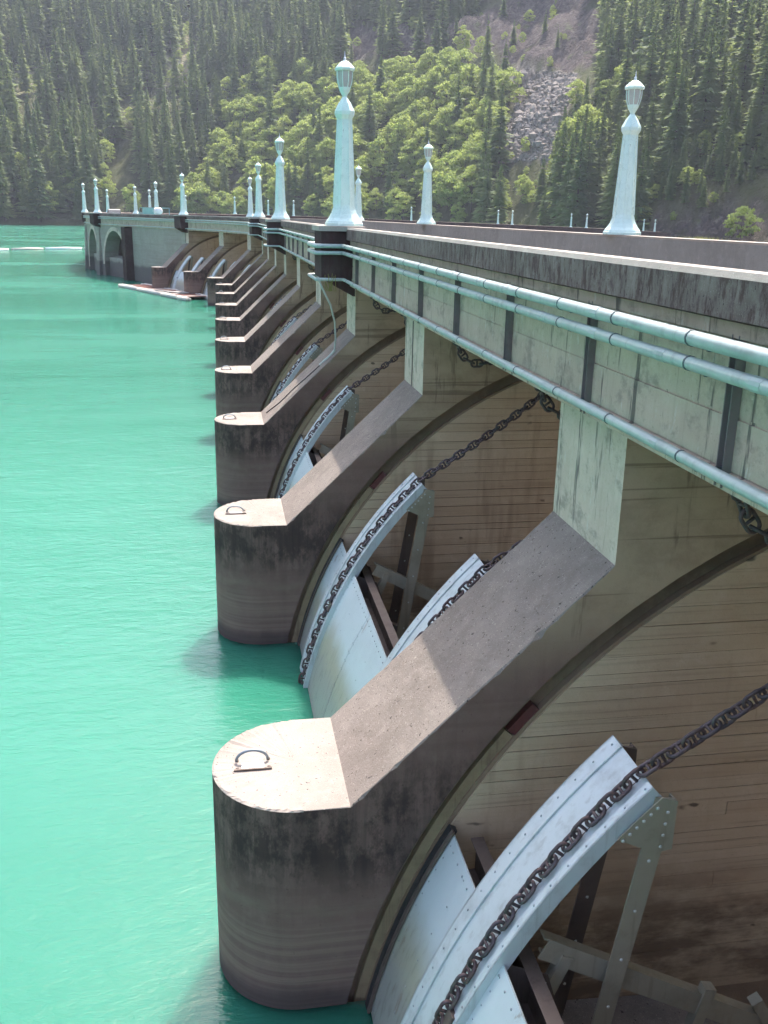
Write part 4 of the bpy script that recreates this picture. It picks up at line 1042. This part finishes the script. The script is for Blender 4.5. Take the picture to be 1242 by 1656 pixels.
for kind, protos, H0, nm, lab, cat, grp in ((0, CON, 24.0, 'conifer_tree', 'one of the larger dark green conifers on the mountainside behind the dam', 'conifer', 'larger conifers on the mountainside'),
                                            (1, DEC, 13.0, 'broadleaf_tree', 'one of the larger bright green broadleaf trees on the slope behind the dam', 'tree', 'larger broadleaf trees on the mountainside')):
    idx = np.where((TS == kind) & vis)[0]; idx = idx[np.argsort(-size[idx])][:300]
    for j, k in enumerate(idx):
        i = j % 5; s = THt[k] / H0; w = s * random.uniform(.88, 1.15)
        bx_ = TB[k, 0]; z_ = 0 if bx_ < 140 else 1 if bx_ < 350 else 2 if bx_ < 790 else 3 if bx_ < 955 else 4
        lab = (('tall dark conifer', 'bright green broadleaf tree')[kind] + ' ' + ('on the slope above the far lake shore', 'on the slope behind the far arches of the dam', 'on the slope directly behind the dam crest', 'on the slope beside the grey scree', 'on the right-hand slope above the rock bank')[z_])
        a = tree_obj(kind, i, (w, w, s), (TX[k], TY[k], TZ[k] - .3), random.uniform(0, 6.28), nm, lab, cat, grp, protos); src[kind].setdefault(i, a); rest[k] = False
def gn_forest(name, kind, H0, label, cat):
    k = np.where((TS == kind) & rest)[0]
    for i in range(5):
        pass
    me = bpy.data.meshes.new(name); n = len(k)
    me.vertices.add(n); me.vertices.foreach_set('co', np.stack([TX[k], TY[k], TZ[k] - .3], 1).ravel())
    s = THt[k] / H0; w = s * g.uniform(.88, 1.15, n)
    at = me.attributes.new('tsc', 'FLOAT_VECTOR', 'POINT'); at.data.foreach_set('vector', np.stack([w, w, s], 1).astype(np.float32).ravel())
    at = me.attributes.new('trot', 'FLOAT_VECTOR', 'POINT'); at.data.foreach_set('vector', np.stack([np.zeros(n), np.zeros(n), g.uniform(0, 6.28, n)], 1).astype(np.float32).ravel())
    at = me.attributes.new('tvar', 'INT', 'POINT'); at.data.foreach_set('value', g.integers(0, 5, n).astype(np.int32))
    o = ob(name, me); tag(o, label, cat, None, 'stuff')
    ng = bpy.data.node_groups.new(name, 'GeometryNodeTree'); ng.interface.new_socket('Geometry', in_out='INPUT', socket_type='NodeSocketGeometry'); ng.interface.new_socket('Geometry', in_out='OUTPUT', socket_type='NodeSocketGeometry')
    N = ng.nodes; gi = N.new('NodeGroupInput'); go = N.new('NodeGroupOutput'); m2p = N.new('GeometryNodeMeshToPoints'); ng.links.new(gi.outputs[0], m2p.inputs[0])
    join = N.new('GeometryNodeJoinGeometry')
    def attr(nm, ty):
        a = N.new('GeometryNodeInputNamedAttribute'); a.data_type = ty; a.inputs[0].default_value = nm; return a.outputs[0]
    for i in range(5):
        oi = N.new('GeometryNodeObjectInfo'); oi.inputs['Object'].default_value = src[kind][i]; oi.inputs['As Instance'].default_value = True; oi.transform_space = 'ORIGINAL'
        ip = N.new('GeometryNodeInstanceOnPoints'); cmp = N.new('FunctionNodeCompare'); cmp.data_type = 'INT'; cmp.operation = 'EQUAL'
        ng.links.new(attr('tvar', 'INT'), cmp.inputs[2]); cmp.inputs[3].default_value = i
        e2r = N.new('FunctionNodeEulerToRotation'); ng.links.new(attr('trot', 'FLOAT_VECTOR'), e2r.inputs[0])
        ng.links.new(m2p.outputs[0], ip.inputs['Points']); ng.links.new(cmp.outputs[0], ip.inputs['Selection']); ng.links.new(oi.outputs['Geometry'], ip.inputs['Instance'])
        ng.links.new(e2r.outputs[0], ip.inputs['Rotation']); ng.links.new(attr('tsc', 'FLOAT_VECTOR'), ip.inputs['Scale']); ng.links.new(ip.outputs[0], join.inputs[0])
    ng.links.new(join.outputs[0], go.inputs[0])
    md = o.modifiers.new('forest', 'NODES'); md.node_group = ng
gn_forest('conifer_forest', 0, 24.0, 'dense mass of smaller conifers covering the far mountainside', 'forest')
gn_forest('broadleaf_wood', 1, 13.0, 'mass of smaller broadleaf trees filling the slope behind the dam', 'woodland')
print('TREES', len(TX), int((TS == 0).sum()), int((TS == 1).sum()))
# broken rock on the scree
def rocks():
    g = np.random.default_rng(5); n = 200000; X = g.uniform(20, 260, n); Y = g.uniform(330, 640, n); Z = height(X, Y); p = px(np.stack([X, Y, Z], 1)); ok = poly_in(Z_SCREE, p[:, 0], p[:, 1]); X, Y, Z = X[ok][:4200], Y[ok][:4200], Z[ok][:4200]
    bm = bmesh.new(); bmesh.ops.create_icosphere(bm, subdivisions=1, radius=1); bv = np.array([v.co[:] for v in bm.verts]); bf = np.array([[v.index for v in f.verts] for f in bm.faces]); bm.free()
    V = []; F = []
    for k in range(len(X)):
        s = g.gamma(1.3, .26) + .16; q = bv * (1 + g.uniform(-.35, .35, (len(bv), 1))) * s * g.uniform(.6, 1.25, 3) + [X[k], Y[k], Z[k] - .7 + s * .2]; F.append(bf + len(V) * len(bv)); V.append(q)
    me = mesh('scree_rocks', np.concatenate(V), np.concatenate(F).tolist(), M['rock']); tag(ob('scree_rocks', me), 'grey broken rocks covering the scree slope', 'rocks', None, 'stuff')
rocks()
# bush and dry grass at the end of the far crest, weed on the pilaster
cr, tr = broadleaf(300, 9.0, 'shrub', 1.35)
q = FW + RT * ((1196 - PIX_W / 2) / FPX) - UP * ((392 - PIX_H / 2) / FPX); q = q * (222 / q.y)
o = empty('green_bush', (q.x, q.y, q.z + WL - .8), 0); tag(o, 'bright yellow-green bush at the right-hand end of the far crest', 'bush'); ob('crown', cr, o); ob('trunk', tr, o)
gm = MB(); rg = random.Random(9)
for i in range(420):
    x, y = rg.gauss(0, 2.6), rg.gauss(0, 1.2); h = rg.uniform(.5, 1.3); a = rg.uniform(0, 6.28); w = .06
    gm.add([(x - w * math.cos(a), y - w * math.sin(a), 0), (x + w * math.cos(a), y + w * math.sin(a), 0), (x + rg.gauss(0, .3), y + rg.gauss(0, .3), h)], [(0, 1, 2)])
q = FW + RT * ((1132 - PIX_W / 2) / FPX) - UP * ((388 - PIX_H / 2) / FPX); q = q * (226 / q.y)
o = gm.build('dry_grass', M['drygrass'], None, False, (q.x, q.y, q.z + WL - .2)); tag(o, 'tuft of dry yellow grass beside the bush', 'grass', None, 'stuff')
# knoll that carries the bush at the end of the crest
m = MB(); bm = bmesh.new(); bmesh.ops.create_icosphere(bm, subdivisions=4, radius=1)
for v in bm.verts: v.co = Vector((v.co.x * 26, v.co.y * 16, v.co.z * 11)) * (1 + .16 * math.sin(v.co.x * 7 + v.co.y * 5) * math.cos(v.co.z * 6 + v.co.x * 3))
me = bpy.data.meshes.new('rock_knoll'); bm.to_mesh(me); bm.free(); me.materials.append(M['terrain']); tag(ob('rock_knoll', me, None, (137, 229, -8.2)), 'rock knoll at the right-hand end of the crest', kind='structure')
wm = MB(); rg = random.Random(4)
for i in range(16):
    x, y = rg.gauss(0, .06), rg.gauss(0, .04); h = rg.uniform(.15, .42); tx, ty = rg.gauss(-.05, .1), rg.gauss(-.05, .1)
    wm.add([(x - .008, y, 0), (x + .008, y, 0), (x + tx + .006, y + ty, h), (x + tx - .006, y + ty, h)], [(0, 1, 2, 3)])
o = wm.build('weed', M['drygrass'], None, False, (2.52, y3 - .05, 5.10)); tag(o, 'dry weed sprouting beneath the nearest pilaster', 'weed')

# ------------------------------------------------------------------ haze
hz = MB().box(-775, 915, -322, 1112, -10.5, 420)
hm = bpy.data.materials.new('haze_air'); hm.use_nodes = True; ht = hm.node_tree; ht.nodes.remove(ht.nodes['Principled BSDF'])
pv = ht.nodes.new('ShaderNodeVolumePrincipled'); pv.inputs['Color'].default_value = (.78, .86, 1, 1); pv.inputs['Density'].default_value = .00016; pv.inputs['Anisotropy'].default_value = .25
ht.links.new(pv.outputs[0], ht.nodes['Material Output'].inputs['Volume'])
tag(hz.build('haze', hm), 'thin summer haze in the valley air', kind='stuff')
